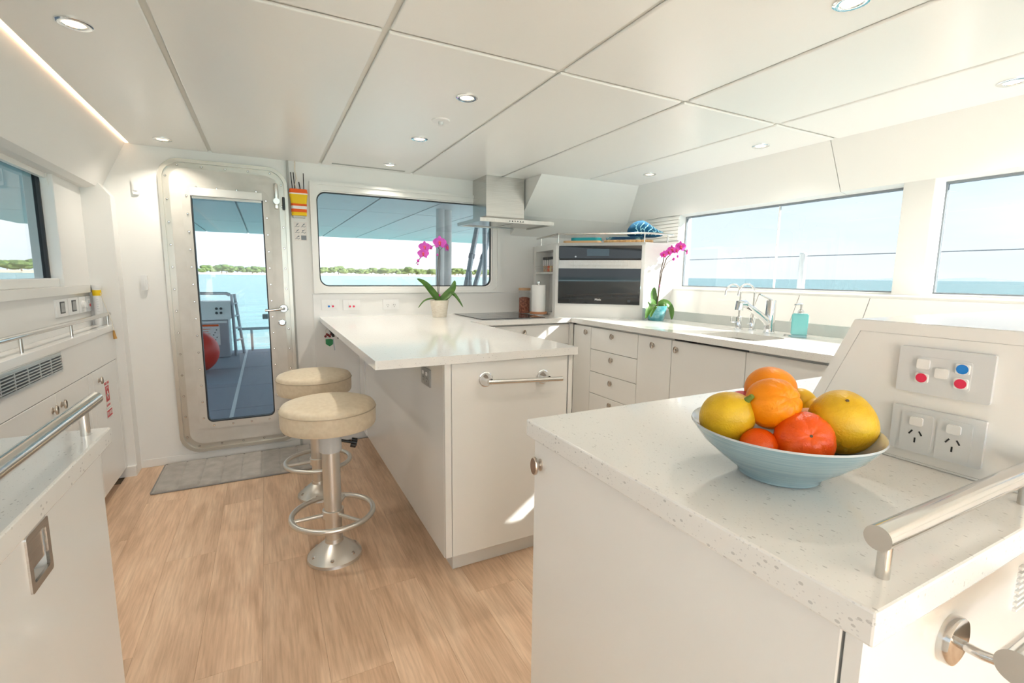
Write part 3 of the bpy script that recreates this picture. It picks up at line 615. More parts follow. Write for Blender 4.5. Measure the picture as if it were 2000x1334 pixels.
obj('niche_back', prism(B(), rect(0.05, LW-0.03, CT+0.01, 1.42), -0.135, -0.125, LF), 'laminate', ov)
obj('niche_side', prism(B(), rect(0.052, 0.06, CT+0.01, 1.42), -0.125, -0.018, LF), 'laminate', ov)
obj('niche_side', prism(B(), rect(LW-0.06, LW-0.052, CT+0.01, 1.42), -0.125, -0.018, LF), 'laminate', ov)
obj('niche_top', prism(B(), rect(0.06, LW-0.06, 1.40, 1.42), -0.125, -0.018, LF), 'laminate', ov)
sh = obj('niche_shelf', prism(B(), rect(0.06, LW-0.06, 1.222, 1.236), -0.125, -0.004, LF), 'laminate', ov)
for zz in (1.262, 1.284): obj('shelf_wire', tube(B(), [LF(0.05, zz, 0.002), LF(LW-0.05, zz, 0.002)], 0.0018, 6), 'steel', sh)
obj('right_side', bx(2.385, 2.70, 2.601, 2.618, CT, OZ1-0.018), 'laminate', ov)
top_poly = [(A.x-0.0, A.y), (Bp.x, Bp.y), (2.70, 2.60), (2.70, YB-0.008), (Cw.x, YB-0.008)]
obj('top', prism(B(), top_poly, OZ1-0.018, OZ1, XY), 'laminate', ov)
# gallery rail
gr = thing('gallery_rail', 'slim steel gallery rail around the top of the corner oven cabinet', 'rail', (2.1, 3.0, OZ1))
ins = fn_*(-0.012)
pts = [Cw+Vector((0.02, -0.02, 1.512)), A+ins+Vector((0.015, 0, 1.512)), Bp+ins+Vector((0, 0.012, 1.512)), Vector((2.66, 2.614, 1.512))]
obj('rail_tube', tube(B(), pts, 0.0075, 10), 'steel', gr, True)
for q in (pts[0]+(pts[1]-pts[0])*0.22, pts[1], pts[2], pts[1]+(pts[2]-pts[1])*0.5 if False else pts[2]+(pts[3]-pts[2])*0.8): obj('post', cyl(B(), (q.x, q.y, OZ1), (q.x, q.y, 1.51), 0.0045, seg=10), 'steel', gr, True)
# oven
on = thing('built_in_oven', 'black glass built-in oven with steel handle band and small display', 'oven', (2.17, 2.85, 1.005))
def OV(name, a0, a1, z0, z1, t0, t1, m, parent, hole=None):
    b_ = B(); plate(b_, rect(a0, a1, z0, z1), [hole] if hole else [], t0, t1, FR); return obj(name, b_, m, parent)
OV('body', OA0+0.004, OA1-0.004, OB0+0.004, OB1-0.004, -0.20, -0.006, 'black', on)
cp = OV('control_panel', OA0+0.001, OA1-0.001, 1.334, OB1-0.001, -0.006, 0.010, 'darkglass', on)
OV('display', OA0+0.205, OA0+0.365, 1.352, 1.402, 0.010, 0.0106, 'screen', cp)
b = B(); p_ = FR(OA0+0.125, 1.347, 0.0105); lathe(b, [(0, 0.001), (0.006, 0.001), (0.006, 0)], T(*p_) @ fn_.to_track_quat('Z', 'Y').to_matrix().to_4x4(), 16); obj('sensor_button', b, 'steel', cp)
OV('recess', OA0+0.03, OA1-0.03, 1.322, 1.334, -0.006, 0.003, 'black', on)
hb_ = OV('steel_band', OA0+0.001, OA1-0.001, 1.262, 1.322, -0.006, 0.014, 'brushed_x', on)
OV('handle_bar', OA0+0.085, OA1-0.095, 1.283, 1.305, 0.014, 0.038, 'brushed_x', hb_)
od = OV('oven_door', OA0+0.001, OA1-0.001, OB0+0.001, 1.262, -0.006, 0.013, 'darkglass', on)
text('maker_lettering', 'Miele', 0.021, FR(FW/2, 1.038, 0.0135), fn_, 'white_plastic', od)
OV('door_badge', OA1-0.085, OA1-0.065, 1.024, 1.042, 0.013, 0.0136, 'ink', od)
# hood
hd = thing('cooker_hood', 'brushed steel chimney cooker hood over the black cooktop', 'cooker hood', (1.63, 3.3, 1.575))
HX0, HX1, HY0, HZ = 1.333, 1.930, 3.085, 1.575
obj('chimney', bx(1.470, 1.786, 3.288, YB-0.002, 1.640, ZC), 'brushed', hd)
b = B()
v = [b.verts.new(p) for p in ((HX0, HY0, HZ+0.026), (HX1, HY0, HZ+0.026), (HX1, YB-0.024, HZ+0.026), (HX0, YB-0.024, HZ+0.026), (1.470, 3.288, 1.640), (1.786, 3.288, 1.640), (1.786, YB-0.024, 1.640), (1.470, YB-0.024, 1.640))]
for f in ((0, 1, 5, 4), (1, 2, 6, 5), (2, 3, 7, 6), (3, 0, 4, 7), (0, 3, 2, 1), (4, 5, 6, 7)): b.faces.new([v[i] for i in f])
obj('canopy', b, 'brushed_x', hd)
b = B(); plate(b, rect(HX0, HX1, HY0, YB-0.024), [rect(HX0+0.02, HX1-0.02, HY0+0.02, YB-0.05)], HZ, HZ+0.026, XY); lp = obj('lip', b, 'brushed_x', hd)
obj('control_strip', bx(1.560, 1.672, HY0-0.0015, HY0, HZ+0.008, HZ+0.017), 'ink', lp)
for k in range(5): obj('button', bx(1.564+k*0.0216, 1.578+k*0.0216, HY0-0.0028, HY0-0.0015, HZ+0.009, HZ+0.016), 'steel', lp)
for k in range(2): obj('filter', bx(HX0+0.025+k*0.28, HX0+0.295+k*0.28, HY0+0.04, YB-0.07, HZ+0.008, HZ+0.014), 'brushed_x', hd)
# cooktop
ck = thing('cooktop', 'flat black glass cooktop set in the worktop under the hood', 'cooktop', (1.6, 3.22, CT))
obj('glass_top', bx(1.290, 1.790, 2.950, 3.475, CT, CT+0.005, 0.0015, 1), 'darkglass', ck)
for cx, cy, r_ in ((1.42, 3.08, 0.075), (1.66, 3.08, 0.09), (1.42, 3.34, 0.09), (1.66, 3.34, 0.075)): obj('ring_mark', lathe(B(), [(r_, 0.0), (r_, 0.0003), (r_-0.002, 0.0003), (r_-0.002, 0.0)], T(cx, cy, CT+0.005), 40), 'ext_grey', ck)
# sink
sk = thing('sink', 'undermounted rectangular steel sink basin', 'sink', (2.19, 1.64, 0.75))
b = B(); plate(b, rrect(2.045, 2.335, 1.465, 1.820, 0.055, 6), [rrect(2.058, 2.322, 1.478, 1.807, 0.048, 6)], 0.75, CT-0.0325, XY); obj('basin_wall', b, 'brushed', sk)
b = B(); prism(b, rrect(2.045, 2.335, 1.465, 1.820, 0.055, 6), 0.742, 0.75, XY); obj('basin_floor', b, 'brushed_x', sk)
obj('drain', lathe(B(), [(0, 0.004), (0.03, 0.004), (0.04, 0.001), (0.042, 0)], T(2.19, 1.64, 0.75)), 'chrome', sk, True)
# main tap
fx, fy = 2.451, 1.672
tp = thing('mixer_tap', 'chrome mixer tap with slanting pull-out spout beside the sink', 'tap', (fx, fy, CT))
obj('body', lathe(B(), [(0, 0), (0.030, 0), (0.030, 0.003), (0.0265, 0.006), (0.0265, 0.175), (0.024, 0.180), (0, 0.180)], T(fx, fy, CT)), 'chrome', tp, True)
obj('spout', tube(B(), [(fx-0.005, fy, CT+0.045), (fx-0.03, fy+0.005, CT+0.075), (fx-0.09, fy+0.018, CT+0.115), (fx-0.165, fy+0.033, CT+0.158)], [0.018, 0.020, 0.018, 0.0165], 18), 'chrome', tp, True)
obj('spray_head', tube(B(), [(fx-0.155, fy+0.031, CT+0.153), (fx-0.172, fy+0.034, CT+0.163), (fx-0.203, fy+0.040, CT+0.163), (fx-0.206, fy+0.040, CT+0.128)], [0.017, 0.021, 0.022, 0.021], 18), 'chrome', tp, True)
obj('lever', tube(B(), [(fx, fy, CT+0.178), (fx-0.012, fy, CT+0.186), (fx-0.082, fy+0.012, CT+0.213)], [0.008, 0.006, 0.004], 10), 'chrome', tp, True)
def swan(name, label, x, y, R, lev):
    t2 = thing(name, label, 'tap', (x, y, CT))
    obj('base', lathe(B(), [(0, 0), (0.023, 0), (0.023, 0.004), (0.017, 0.007), (0.016, 0.07), (0.013, 0.076), (0, 0.078)], T(x, y, CT)), 'chrome', t2, True)
    pts = [(x, y, CT+0.07), (x, y, CT+0.21)]+[(x-R+R*math.cos(a), y+0.02*(1-math.cos(a))/2, CT+0.21+R*math.sin(a)) for a in [PI*k/12 for k in range(1, 12)]]+[(x-2*R, y+0.02, CT+0.20)]
    obj('spout', tube(B(), pts, 0.0058, 10), 'chrome', t2, True)
    obj('lever', tube(B(), lev, 0.004, 8), 'chrome', t2, True)
swan('filter_tap', 'slim chrome swan-neck tap with a cross lever, next to the sink corner', 2.462, 1.872, 0.052, [(2.45, 1.872, CT+0.042), (2.415, 1.878, CT+0.042), (2.405, 1.88, CT+0.046), (2.405, 1.88, CT+0.078)])
swan('filter_tap', 'slim chrome swan-neck tap between mixer tap and the cross-levered tap', 2.486, 1.800, 0.056, [(2.475, 1.800, CT+0.04), (2.455, 1.804, CT+0.04), (2.451, 1.805, CT+0.036)])
obj('air_switch', lathe(B(), [(0.012, 0.004), (0.013, 0.005), (0.019, 0.004), (0.021, 0.0)], T(2.44, 1.555, CT)), 'chrome', None, True, label='small chrome ring button in the worktop between mixer tap and soap bottle', cat='button')
# soap
sx, sy = 2.432, 1.492
sp = thing('soap_dispenser', 'square turquoise soap dispenser with chrome pump by the sink', 'soap dispenser', (sx, sy, CT))
def tb(s0, s1, z0, z1, m, nm, bev=0.005):
    b_ = B(); bmesh.ops.create_cone(b_, cap_ends=True, segments=4, radius1=s0*math.sqrt(2), radius2=s1*math.sqrt(2), depth=z1-z0, matrix=T(sx, sy, (z0+z1)/2) @ Matrix.Rotation(PI/4+0.5, 4, 'Z'))
    bmesh.ops.bevel(b_, geom=list(b_.edges), offset=bev, segments=2, affect='EDGES'); return obj(nm, b_, m, sp, True)
tb(0.036, 0.0362, CT, CT+0.012, 'soap_base', 'base', 0.003); tb(0.036, 0.037, CT+0.012, CT+0.122, 'soap', 'bottle')
obj('collar', lathe(B(), [(0.015, 0.118), (0.015, 0.135), (0.009, 0.138), (0.009, 0.142)], T(sx, sy, CT)), 'chrome', sp, True)
obj('pump', tube(cyl(B(), (sx, sy, CT+0.14), (sx, sy, CT+0.168), 0.006), [(sx+0.006, sy, CT+0.168), (sx-0.01, sy+0.002, CT+0.170), (sx-0.045, sy+0.008, CT+0.166)], [0.006, 0.0055, 0.003], 8), 'chrome', sp, True)

# ================================================================== STOOLS
st = thing('bar_stool', 'beige padded bar stool whose black knob sticks out, farther from the door mat', 'stool', (0, 0, 0), 'beige stools at the breakfast bar')
sb = lathe(B(), [(0, 0.578), (0.168, 0.578), (0.180, 0.582), (0.185, 0.592), (0.186, 0.61), (0.186, 0.655)], None, 56)
seat = obj('seat_side', sb, 'vinyl', st, True)
obj('seat_top', lathe(B(), [(0.186, 0.654), (0.184, 0.666), (0.176, 0.676), (0.15, 0.684), (0.08, 0.691), (0, 0.693)], None, 56), 'vinyl', st, True)
b = B(); tube(b, [(0.1865*math.cos(a), 0.1865*math.sin(a), 0.655) for a in [2*PI*k/56 for k in range(56)]], 0.0022, 6, True); obj('piping', b, 'piping', st, True)
obj('seat_mount', lathe(B(), [(0.036, 0.470), (0.043, 0.470), (0.045, 0.476), (0.045, 0.556), (0.060, 0.566), (0.10, 0.574), (0.10, 0.579), (0, 0.579)], None), 'grey_plastic', st, True)
kb = tube(B(), [(0.035, 0, 0.510), (0.088, -0.012, 0.497)], 0.006, 10)
k_ = obj('lock_screw', kb, 'black', st, True)
b = B(); mm = frame_mat((0.082, -0.011, 0.498), (0.105, -0.016, 0.492))
for k in range(7): cyl(b, mm @ Vector((0.013*math.cos(k*2*PI/7), 0.013*math.sin(k*2*PI/7), 0)), mm @ Vector((0.013*math.cos(k*2*PI/7), 0.013*math.sin(k*2*PI/7), 0.022)), 0.008, seg=10)
cyl(b, mm @ Vector((0, 0, 0)), mm @ Vector((0, 0, 0.024)), 0.014, seg=14); obj('star_knob', b, 'black', k_, True)
obj('upper_pole', cyl(B(), (0, 0, 0.20), (0, 0, 0.475), 0.0355, seg=32), 'alu', st, True)
obj('lower_pole', cyl(B(), (0, 0, 0.06), (0, 0, 0.205), 0.0335, seg=32), 'alu', st, True)
obj('collar', lathe(B(), [(0.034, 0.178), (0.043, 0.18), (0.043, 0.212), (0.036, 0.214)], None, 32), 'alu', st, True)
ring = obj('foot_ring', tube(B(), [(0.163*math.cos(a), 0.163*math.sin(a), 0.196) for a in [2*PI*k/48 for k in range(48)]], 0.011, 12, True), 'alu', st, True)
for a in (1.15, 3.25, 5.35): obj('spoke', tube(B(), [(0.040*math.cos(a), 0.040*math.sin(a), 0.194), (0.163*math.cos(a), 0.163*math.sin(a), 0.196)], 0.008, 10), 'alu', ring, True)
base = obj('base', lathe(B(), [(0, 0.085), (0.036, 0.085), (0.038, 0.070), (0.052, 0.062), (0.098, 0.022), (0.110, 0.012), (0.112, 0.0)], None, 48), 'alu', st, True)
for a in [0.3+k*2*PI/6 for k in range(6)]:
    b = B(); lathe(b, [(0.0, 0.010), (0.006, 0.010), (0.0065, 0.006), (0.0095, 0.006), (0.0095, -0.01)], T(0.088*math.cos(a), 0.088*math.sin(a), 0.022), 12); obj('base_bolt', b, 'steel', base, True)
copytree(st, (0.205, 2.690, 0), label='beige padded bar stool standing closer to the metal door and mat')
st.location = (0.205, 2.045, 0)

# ================================================================== MAT
b = B(); mx0, mx1, my0, my1 = -0.618, 0.225, 3.075, 3.525
nx, ny = 170, 44
def mh(x, y):
    e_ = min(x-mx0, mx1-x, y-my0, my1-y); h = 0.017*min(1, max(0, e_/0.014))**0.5
    s_ = ((x-mx0-0.012) % 0.105); dd_ = min(s_, 0.105-s_)
    return max(0.002, h-0.007*math.exp(-(dd_/0.005)**2)+0.0009*math.sin(x*37+y*23)*math.sin(y*41))
vv = [[b.verts.new((mx0+(mx1-mx0)*i/nx, my0+(my1-my0)*j/ny, mh(mx0+(mx1-mx0)*i/nx, my0+(my1-my0)*j/ny))) for j in range(ny+1)] for i in range(nx+1)]
for i in range(nx):
    for j in range(ny): b.faces.new((vv[i][j], vv[i+1][j], vv[i+1][j+1], vv[i][j+1]))
mt = thing('door_mat', 'grey quilted bath-style mat on the floor before the metal door', 'mat', (-0.2, 3.3, 0))
obj('pile', b, 'mat_pile', mt, True)
obj('bound_edge', tube(B(), [(p[0], p[1], 0.005) for p in rrect(mx0, mx1, my0, my1, 0.012, 3)], 0.005, 6, True), 'mat_edge', mt, True)

# ================================================================== WALL PLATES
def plate_frame(o, n):
    n = Vector(n); r = (-n).cross(Vector((0, 0, 1))).normalized(); o = Vector(o)
    return lambda a, z, t: tuple(o + r*a + Vector((0, 0, z)) + n*t)
def PB(F_, a0, a1, z0, z1, t0, t1, bev=0.0, r=None):
    b_ = B(); plate(b_, rrect(a0, a1, z0, z1, r or 0.0015, 3), [], t0, t1, F_); return b_
def slots(F_, c, z, m, parent, t=0.0):
    for da, dz, ang in ((-0.0065, 0.006, 0.55), (0.0065, 0.006, -0.55), (0, -0.006, 0)):
        ca, sa = math.cos(ang), math.sin(ang)
        L = [(-0.0011, -0.004), (0.0011, -0.004), (0.0011, 0.004), (-0.0011, 0.004)]
        b_ = B(); plate(b_, [(c+da+x_*ca+z_*sa, z+dz-x_*sa+z_*ca) for x_, z_ in L], [], t, t+0.0005, F_); obj('pin_slot', b_, 'black', parent)
def gpo(label, o, n, plate_m='white_plastic', w_=0.116, h_=0.073):
    F_ = plate_frame(o, n); t2 = thing('power_outlet', label, 'outlet', o)
    obj('plate', PB(F_, -w_/2, w_/2, -h_/2, h_/2, 0, 0.007, r=0.003), plate_m, t2)
    for c in (-0.0235, 0.0235):
        f_ = obj('socket_face', PB(F_, c-0.021, c+0.021, -0.031, 0.028, 0.007, 0.0082, r=0.004), plate_m, t2)
        obj('rocker', PB(F_, c-0.0085, c+0.0085, 0.008, 0.022, 0.0082, 0.0115, r=0.003), 'white_plastic', f_)
        slots(F_, c, -0.010, 'black', f_, 0.0082)
    return t2
def swp(label, o, n, dots, plate_m='white_plastic', w_=0.116, h_=0.073, rk=(0.017, 0.014)):
    F_ = plate_frame(o, n); t2 = thing('switch_plate', label, 'switch', o)
    obj('plate', PB(F_, -w_/2, w_/2, -h_/2, h_/2, 0, 0.007, r=0.003), plate_m, t2)
    obj('insert', PB(F_, -0.034, 0.034, -0.0225, 0.0225, 0.007, 0.0078, r=0.004), plate_m, t2)
    for a, z, m_ in dots:
        k2 = obj('rocker', PB(F_, a-rk[0]/2, a+rk[0]/2, z-rk[1]/2, z+rk[1]/2, 0.0078, 0.0112, r=0.003), 'white_plastic', t2)
        if m_:
            c_ = F_(a, z, 0.0112); mm_ = Matrix.Translation(c_) @ Vector(n).to_track_quat('Z', 'Y').to_matrix().to_4x4()
            obj('colour_dot', lathe(B(), [(0, 0.0006), (0.0072, 0.0006), (0.0072, 0)], mm_, 20), m_, k2)
    return t2
yb = YB-0.006
swp('white switch plate with one blue and one red dot below the aft window', (0.395, yb, 0.990), (0, -1, 0), [(-0.011, 0.009, None), (0.015, 0.009, None), (-0.011, -0.010, 'blue_dot'), (0.015, -0.010, 'red_dot')])
swp('white switch plate with two red dots below the aft window', (0.537, yb, 0.987), (0, -1, 0), [(-0.013, 0.009, None), (0.013, 0.009, None), (-0.013, -0.010, 'red_dot'), (0.013, -0.010, 'red_dot')])
gpo('white double power outlet on the wall near the white orchid pot', (0.814, yb, 0.987), (0, -1, 0))
gpo('grey double power outlet on the side of the breakfast bar under its overhang', (0.580, 1.90, 0.782), (-1, 0, 0), 'outlet_grey')
xf = 0.9235
swp('grey switch plate with one blue and two red dots on the raised console', (xf, 0.336, 1.059), (-1, 0, 0), [(-0.024, 0.011, None), (0, 0.0, None), (0.024, 0.011, 'blue_dot'), (-0.024, -0.011, 'red_dot'), (0.024, -0.011, 'red_dot')], 'grey_plate', rk=(0.0165, 0.0155))
gpo('grey double power outlet on the raised console above the worktop', (xf, 0.336, 0.962), (-1, 0, 0), 'grey_plate')
for nm, lb, yy, kind in (('control_panel', 'white wall plate with grey display on port side, the one away from the flare tube', 3.00, 'lcd'), ('control_panel', 'white wall plate with grey display between the other display and round dimmer', 3.155, 'lcd'), ('dimmer', 'white wall plate with round dimmer knob on the port side', 3.285, 'dim'), ('breaker_plate', 'small grey wall plate with four tiny switches beside the flare tube', 3.388, 'brk')):
    F_ = plate_frame((-0.876, yy, 1.030), (1, 0, 0)); t2 = thing(nm, lb, 'switch', (-0.876, yy, 1.03))
    hw = {'lcd': 0.072, 'dim': 0.052, 'brk': 0.044}[kind]
    obj('plate', PB(F_, -hw, hw, -0.043, 0.040, 0, 0.008, r=0.003), 'grey_plate' if kind == 'brk' else 'white_plastic', t2)
    if kind == 'lcd':
        q = obj('bezel', PB(F_, -0.026, 0.032, -0.028, 0.028, 0.008, 0.0095), 'gasket', t2); obj('screen', PB(F_, -0.020, 0.026, -0.022, 0.022, 0.0095, 0.0100), 'lcd', q)
    elif kind == 'dim': obj('dial', lathe(B(), [(0, 0.012), (0.017, 0.012), (0.020, 0.0)], T(*F_(0, 0, 0.008)) @ Matrix.Rotation(PI/2, 4, 'Y')), 'white_plastic', t2, True)
    else:
        q = obj('insert', PB(F_, -0.026, 0.026, -0.024, 0.024, 0.008, 0.009), 'white_plastic', t2)
        for k in range(4): obj('rocker', PB(F_, -0.018+(k % 2)*0.022, -0.004+(k % 2)*0.022, -0.018+(k//2)*0.021, -0.003+(k//2)*0.021, 0.009, 0.0115), 'sticker_red' if k == 1 else 'grey_plastic', q)
for zz, lb in ((1.140, 'small white push switch on the bulkhead between port cabinet and metal door'), (1.692, 'small white box high on the bulkhead beside the metal door top corner')):
    t2 = thing('wall_switch', lb, 'switch', (-0.640, YB, zz)); F_ = plate_frame((-0.640, YB, zz), (0, -1, 0))
    obj('plate', PB(F_, -0.016, 0.016, -0.044, 0.044, 0, 0.012, r=0.006), 'white_plastic', t2); obj('rocker', PB(F_, -0.009, 0.009, -0.024, 0.016, 0.012, 0.016, r=0.005), 'white_plastic', t2)

# ================================================================== DOWNLIGHTS
def downlight(x, y, label, group=None):
    t2 = thing('downlight', label, 'ceiling light', (x, y, ZC), group)
    obj('trim_ring', lathe(B(), [(0.045, 0.0), (0.045, -0.0035), (0.040, -0.006), (0.029, -0.004), (0.027, 0.0)], T(x, y, ZC), 32), 'chrome', t2, True)
    obj('lens', lathe(B(), [(0, -0.0020), (0.028, -0.0020), (0.0285, 0.0)], T(x, y, ZC), 24), 'lens', t2)
    l = bpy.data.lights.new('downlight_lamp', 'AREA'); l.shape = 'DISK'; l.size = 0.05; l.energy = LAMP; l.spread = math.radians(125); l.color = (1.0, 0.92, 0.80)
    lo = bpy.data.objects.new('downlight_lamp', l); link(lo, t2, (x, y, ZC-0.008))
for x, y, lb in ((-0.465, 3.338, 'recessed ceiling downlight near the metal door'), (-0.465, 1.956, 'large-looking recessed ceiling downlight beside the glowing light strip, away from the door'),
                 (0.78, 3.326, 'recessed ceiling downlight beside the grey slot vent'), (0.78, 2.629, 'recessed ceiling downlight between slot vent light and round detector'), (0.78, 1.944, 'recessed ceiling downlight past the round detector from the aft window'),
                 (2.472, 2.686, 'recessed ceiling downlight over the corner oven end of the starboard window'), (2.481, 1.831, 'recessed ceiling downlight over the sink'), (2.49, 0.823, 'recessed ceiling downlight over the white pillar by the starboard window'), (1.419, 0.811, 'recessed ceiling downlight above the fruit bowl worktop')):
    downlight(x, y, lb)
sd = thing('ceiling_detector', 'small round white detector between two ceiling downlights', 'detector', (0.781, 2.277, ZC))
obj('base', lathe(B(), [(0.044, 0.0), (0.042, -0.005), (0.020, -0.008), (0, -0.008)], T(0.781, 2.277, ZC)), 'white_plastic', sd, True)
obj('nozzle', lathe(B(), [(0.012, -0.008), (0.010, -0.022), (0.016, -0.024), (0.0, -0.028)], T(0.781, 2.277, ZC), 16), 'white_plastic', sd, True)

# ================================================================== BOWL AND FRUIT
bc = (0.680, 0.430)
bo = thing('fruit_bowl', 'shallow blue-grey ceramic bowl holding citrus fruit', 'bowl', (bc[0], bc[1], CT))
obj('outside', lathe(B(), [(0, 0.004), (0.045, 0.004), (0.050, 0.0), (0.056, 0.003), (0.058, 0.010), (0.085, 0.030), (0.110, 0.052), (0.1255, 0.073), (0.128, 0.0765)], T(*bc, CT), 64), 'bowl', bo, True)
obj('inside', lathe(B(), [(0.128, 0.0765), (0.127, 0.079), (0.123, 0.077), (0.105, 0.055), (0.080, 0.034), (0.050, 0.016), (0, 0.012)], T(*bc, CT), 64), 'bowl_in', bo, True)
def fruit(name, label, c, r, m, sq=(1, 1, 1), rot=(0, 0, 0), lump=0.03, seed=1, nub=0, cat='fruit', dimple=0.0, stemm=None, ribs=0):
    t2 = thing(name, label, cat, (c[0], c[1], c[2]-r*sq[2]))
    b_ = B(); bmesh.ops.create_uvsphere(b_, u_segments=40, v_segments=26, radius=1)
    rr = random.Random(seed); ph = [rr.uniform(0, 6.28) for _ in range(6)]
    R = Matrix.Translation(c) @ (Matrix.Rotation(rot[2], 4, 'Z') @ Matrix.Rotation(rot[1], 4, 'Y') @ Matrix.Rotation(rot[0], 4, 'X'))
    for v_ in b_.verts:
        p = v_.co.copy(); th = math.atan2(p.y, p.x); rad = math.hypot(p.x, p.y)
        s_ = 1+lump*(math.sin(3*p.x+ph[0])*math.sin(2.6*p.y+ph[1])+0.6*math.sin(4*p.z+ph[2]+2*p.x))
        if ribs: s_ *= 1-0.11*rad*abs(math.cos(ribs*th/2))**8*max(0, p.z)
        z_ = p.z
        if nub: z_ += nub*math.exp(-(rad/0.28)**2)*(1 if p.z > 0 else -0.6)
        if dimple: z_ -= dimple*math.exp(-(rad/0.22)**2)*(1 if p.z > 0 else -0.4)
        v_.co = R @ Vector((p.x*s_*r*sq[0], p.y*s_*r*sq[1], z_*s_*r*sq[2]))
    obj('skin', b_, m, t2, True)
    tip = R @ Vector((0, 0, r*sq[2]*(1+nub-dimple)))
    ax = (R.to_3x3() @ Vector((0, 0, 1))).normalized()
    if stemm == 'green': obj('stem', tube(B(), [tip-ax*0.004, tip+ax*0.004, tip+ax*0.010], [0.0055, 0.004, 0.0035], 10), 'stemgreen', t2, True)
    elif stemm: obj('calyx', lathe(B(), [(0, 0.0012), (0.0018, 0.0012), (0.0026, 0.0)], Matrix.Translation(tip-ax*0.0005) @ ax.to_track_quat('Z', 'Y').to_matrix().to_4x4(), 8), 'stembrown', t2)
def axis_rot(v):
    q = Vector(v).to_track_quat('Z', 'Y').to_euler('XYZ'); return (q.x, q.y, q.z)
fruit('lemon', 'dull yellow lemon with green stem in the bowl, beside the orange navel', (0.618, 0.478, 0.990), 0.0395, 'lemon', (0.97, 0.97, 1.10), axis_rot((0.05, -0.60, 0.66)), 0.03, 3, 0.06, 'lemon', stemm='green')
fruit('lemon', 'large bright yellow lemon resting on the bowl rim next to the power outlet', (0.750, 0.385, 0.989), 0.0455, 'lemon', (1.0, 1.0, 1.13), axis_rot((-0.5, -0.35, 0.78)), 0.035, 8, 0.04, 'lemon', stemm='calyx')
fruit('orange', 'orange with a creased navel on top of the fruit pile', (0.660, 0.434, 1.017), 0.0375, 'orange', (1.03, 1.03, 0.97), axis_rot((-0.10, -0.72, 0.38)), 0.025, 5, 0, 'orange', 0.16, 'calyx', 9)
fruit('orange', 'smooth orange behind the navel orange, topmost at the back of the bowl', (0.716, 0.478, 1.024), 0.0385, 'orange', (1.0, 1.0, 0.92), axis_rot((0.3, 0.5, 0.9)), 0.012, 6, 0, 'orange')
fruit('mandarin', 'shiny red-orange mandarin at the front of the bowl with a centre dimple', (0.664, 0.386, 0.976), 0.0385, 'mandarin', (1.03, 1.03, 0.84), axis_rot((-0.55, -0.62, 0.45)), 0.02, 9, 0, 'mandarin', 0.14, 'calyx', 7)
fruit('mandarin', 'small orange mandarin low in the bowl between lemon and shiny mandarin', (0.622, 0.424, 0.962), 0.0265, 'mandarin', (1, 1, 0.9), (0.2, 0.3, 0), 0.02, 12, 0, 'mandarin')
fruit('small_citrus', 'small yellow citrus with brown stalk at the back of the bowl', (0.776, 0.462, 0.999), 0.0225, 'yellowfruit', (1, 1, 1.12), axis_rot((-0.7, 0.3, 0.55)), 0.02, 15, 0.05, 'fruit', stemm='green')
fruit('small_citrus', 'plain yellow citrus between big lemon and navel orange', (0.778, 0.440, 0.985), 0.0265, 'yellowfruit', (1, 1, 1.1), axis_rot((0.8, -0.3, 0.2)), 0.02, 16, 0, 'fruit')
fruit('peach', 'pale peach half hidden behind the navel orange', (0.733, 0.424, 0.980), 0.0235, 'peach', (1, 1, 1), (0, 0, 0), 0.02, 17, 0, 'fruit')
fruit('apple', 'dark red fruit mostly hidden behind the green-stemmed lemon', (0.680, 0.500, 0.995), 0.026, 'redfruit', (1, 1, 0.95), (0, 0, 0), 0.02, 18, 0, 'fruit')

# ================================================================== ORCHIDS
def leafbm(pts, wd, th=0.0016):
    """curved strap leaf along pts, widest in the middle, folded along its rib"""
    b_ = B(); pts = [Vector(p) for p in pts]; n = len(pts)
    def cat_(t_):
        i = min(int(t_*(n-1)), n-2); f = t_*(n-1)-i
        p0, p1, p2, p3 = pts[max(i-1, 0)], pts[i], pts[i+1], pts[min(i+2, n-1)]
        return 0.5*((2*p1)+(p2-p0)*f+(2*p0-5*p1+4*p2-p3)*f*f+(3*p1-p0-3*p2+p3)*f**3)
    rows = []; K = 16
    for k in range(K+1):
        t_ = k/K; p = cat_(t_); d_ = (cat_(min(1, t_+0.02))-cat_(max(0, t_-0.02))).normalized()
        s_ = d_.cross(Vector((-0.25, -0.75, 0.6)))
        if s_.length < 0.1: s_ = d_.cross(Vector((1, 0, 0)))
        s_.normalize(); n_ = s_.cross(d_).normalized()
        ww = wd*(math.sin(PI*min(1, 0.12+0.88*t_)**0.85)**0.7)*0.5+0.0008
        top = [p+s_*ww*q+n_*(abs(q)*ww*0.35) for q in (-1, -0.5, 0, 0.5, 1)]
        rows.append([b_.verts.new(v_) for v_ in top]+[b_.verts.new(v_-n_*th) for v_ in top[::-1]])
    for a, c in zip(rows, rows[1:]):
        for j in range(10): b_.faces.new((a[j], a[(j+1) % 10], c[(j+1) % 10], c[j]))
    b_.faces.new(rows[0]); b_.faces.new(rows[-1][::-1]); return b_
def petalbm(l, wd, cup):
    b_ = B(); rows = []; K = 8
    for k in range(K+1):
        t_ = k/K; ww = wd/2*math.sin(PI*(0.08+0.86*t_)**0.8)**0.75
        tp_ = [(q*ww, t_*l, cup*l*(t_**2)*0.6+abs(q)*ww*0.15) for q in (-1, -0.5, 0, 0.5, 1)]
        rows.append([b_.verts.new(p) for p in tp_]+[b_.verts.new((p[0], p[1], p[2]-0.0006)) for p in tp_[::-1]])
    for a, c in zip(rows, rows[1:]):
        for j in range(10): b_.faces.new((a[j], a[(j+1) % 10], c[(j+1) % 10], c[j]))
    b_.faces.new(rows[0]); b_.faces.new(rows[-1][::-1]); return b_
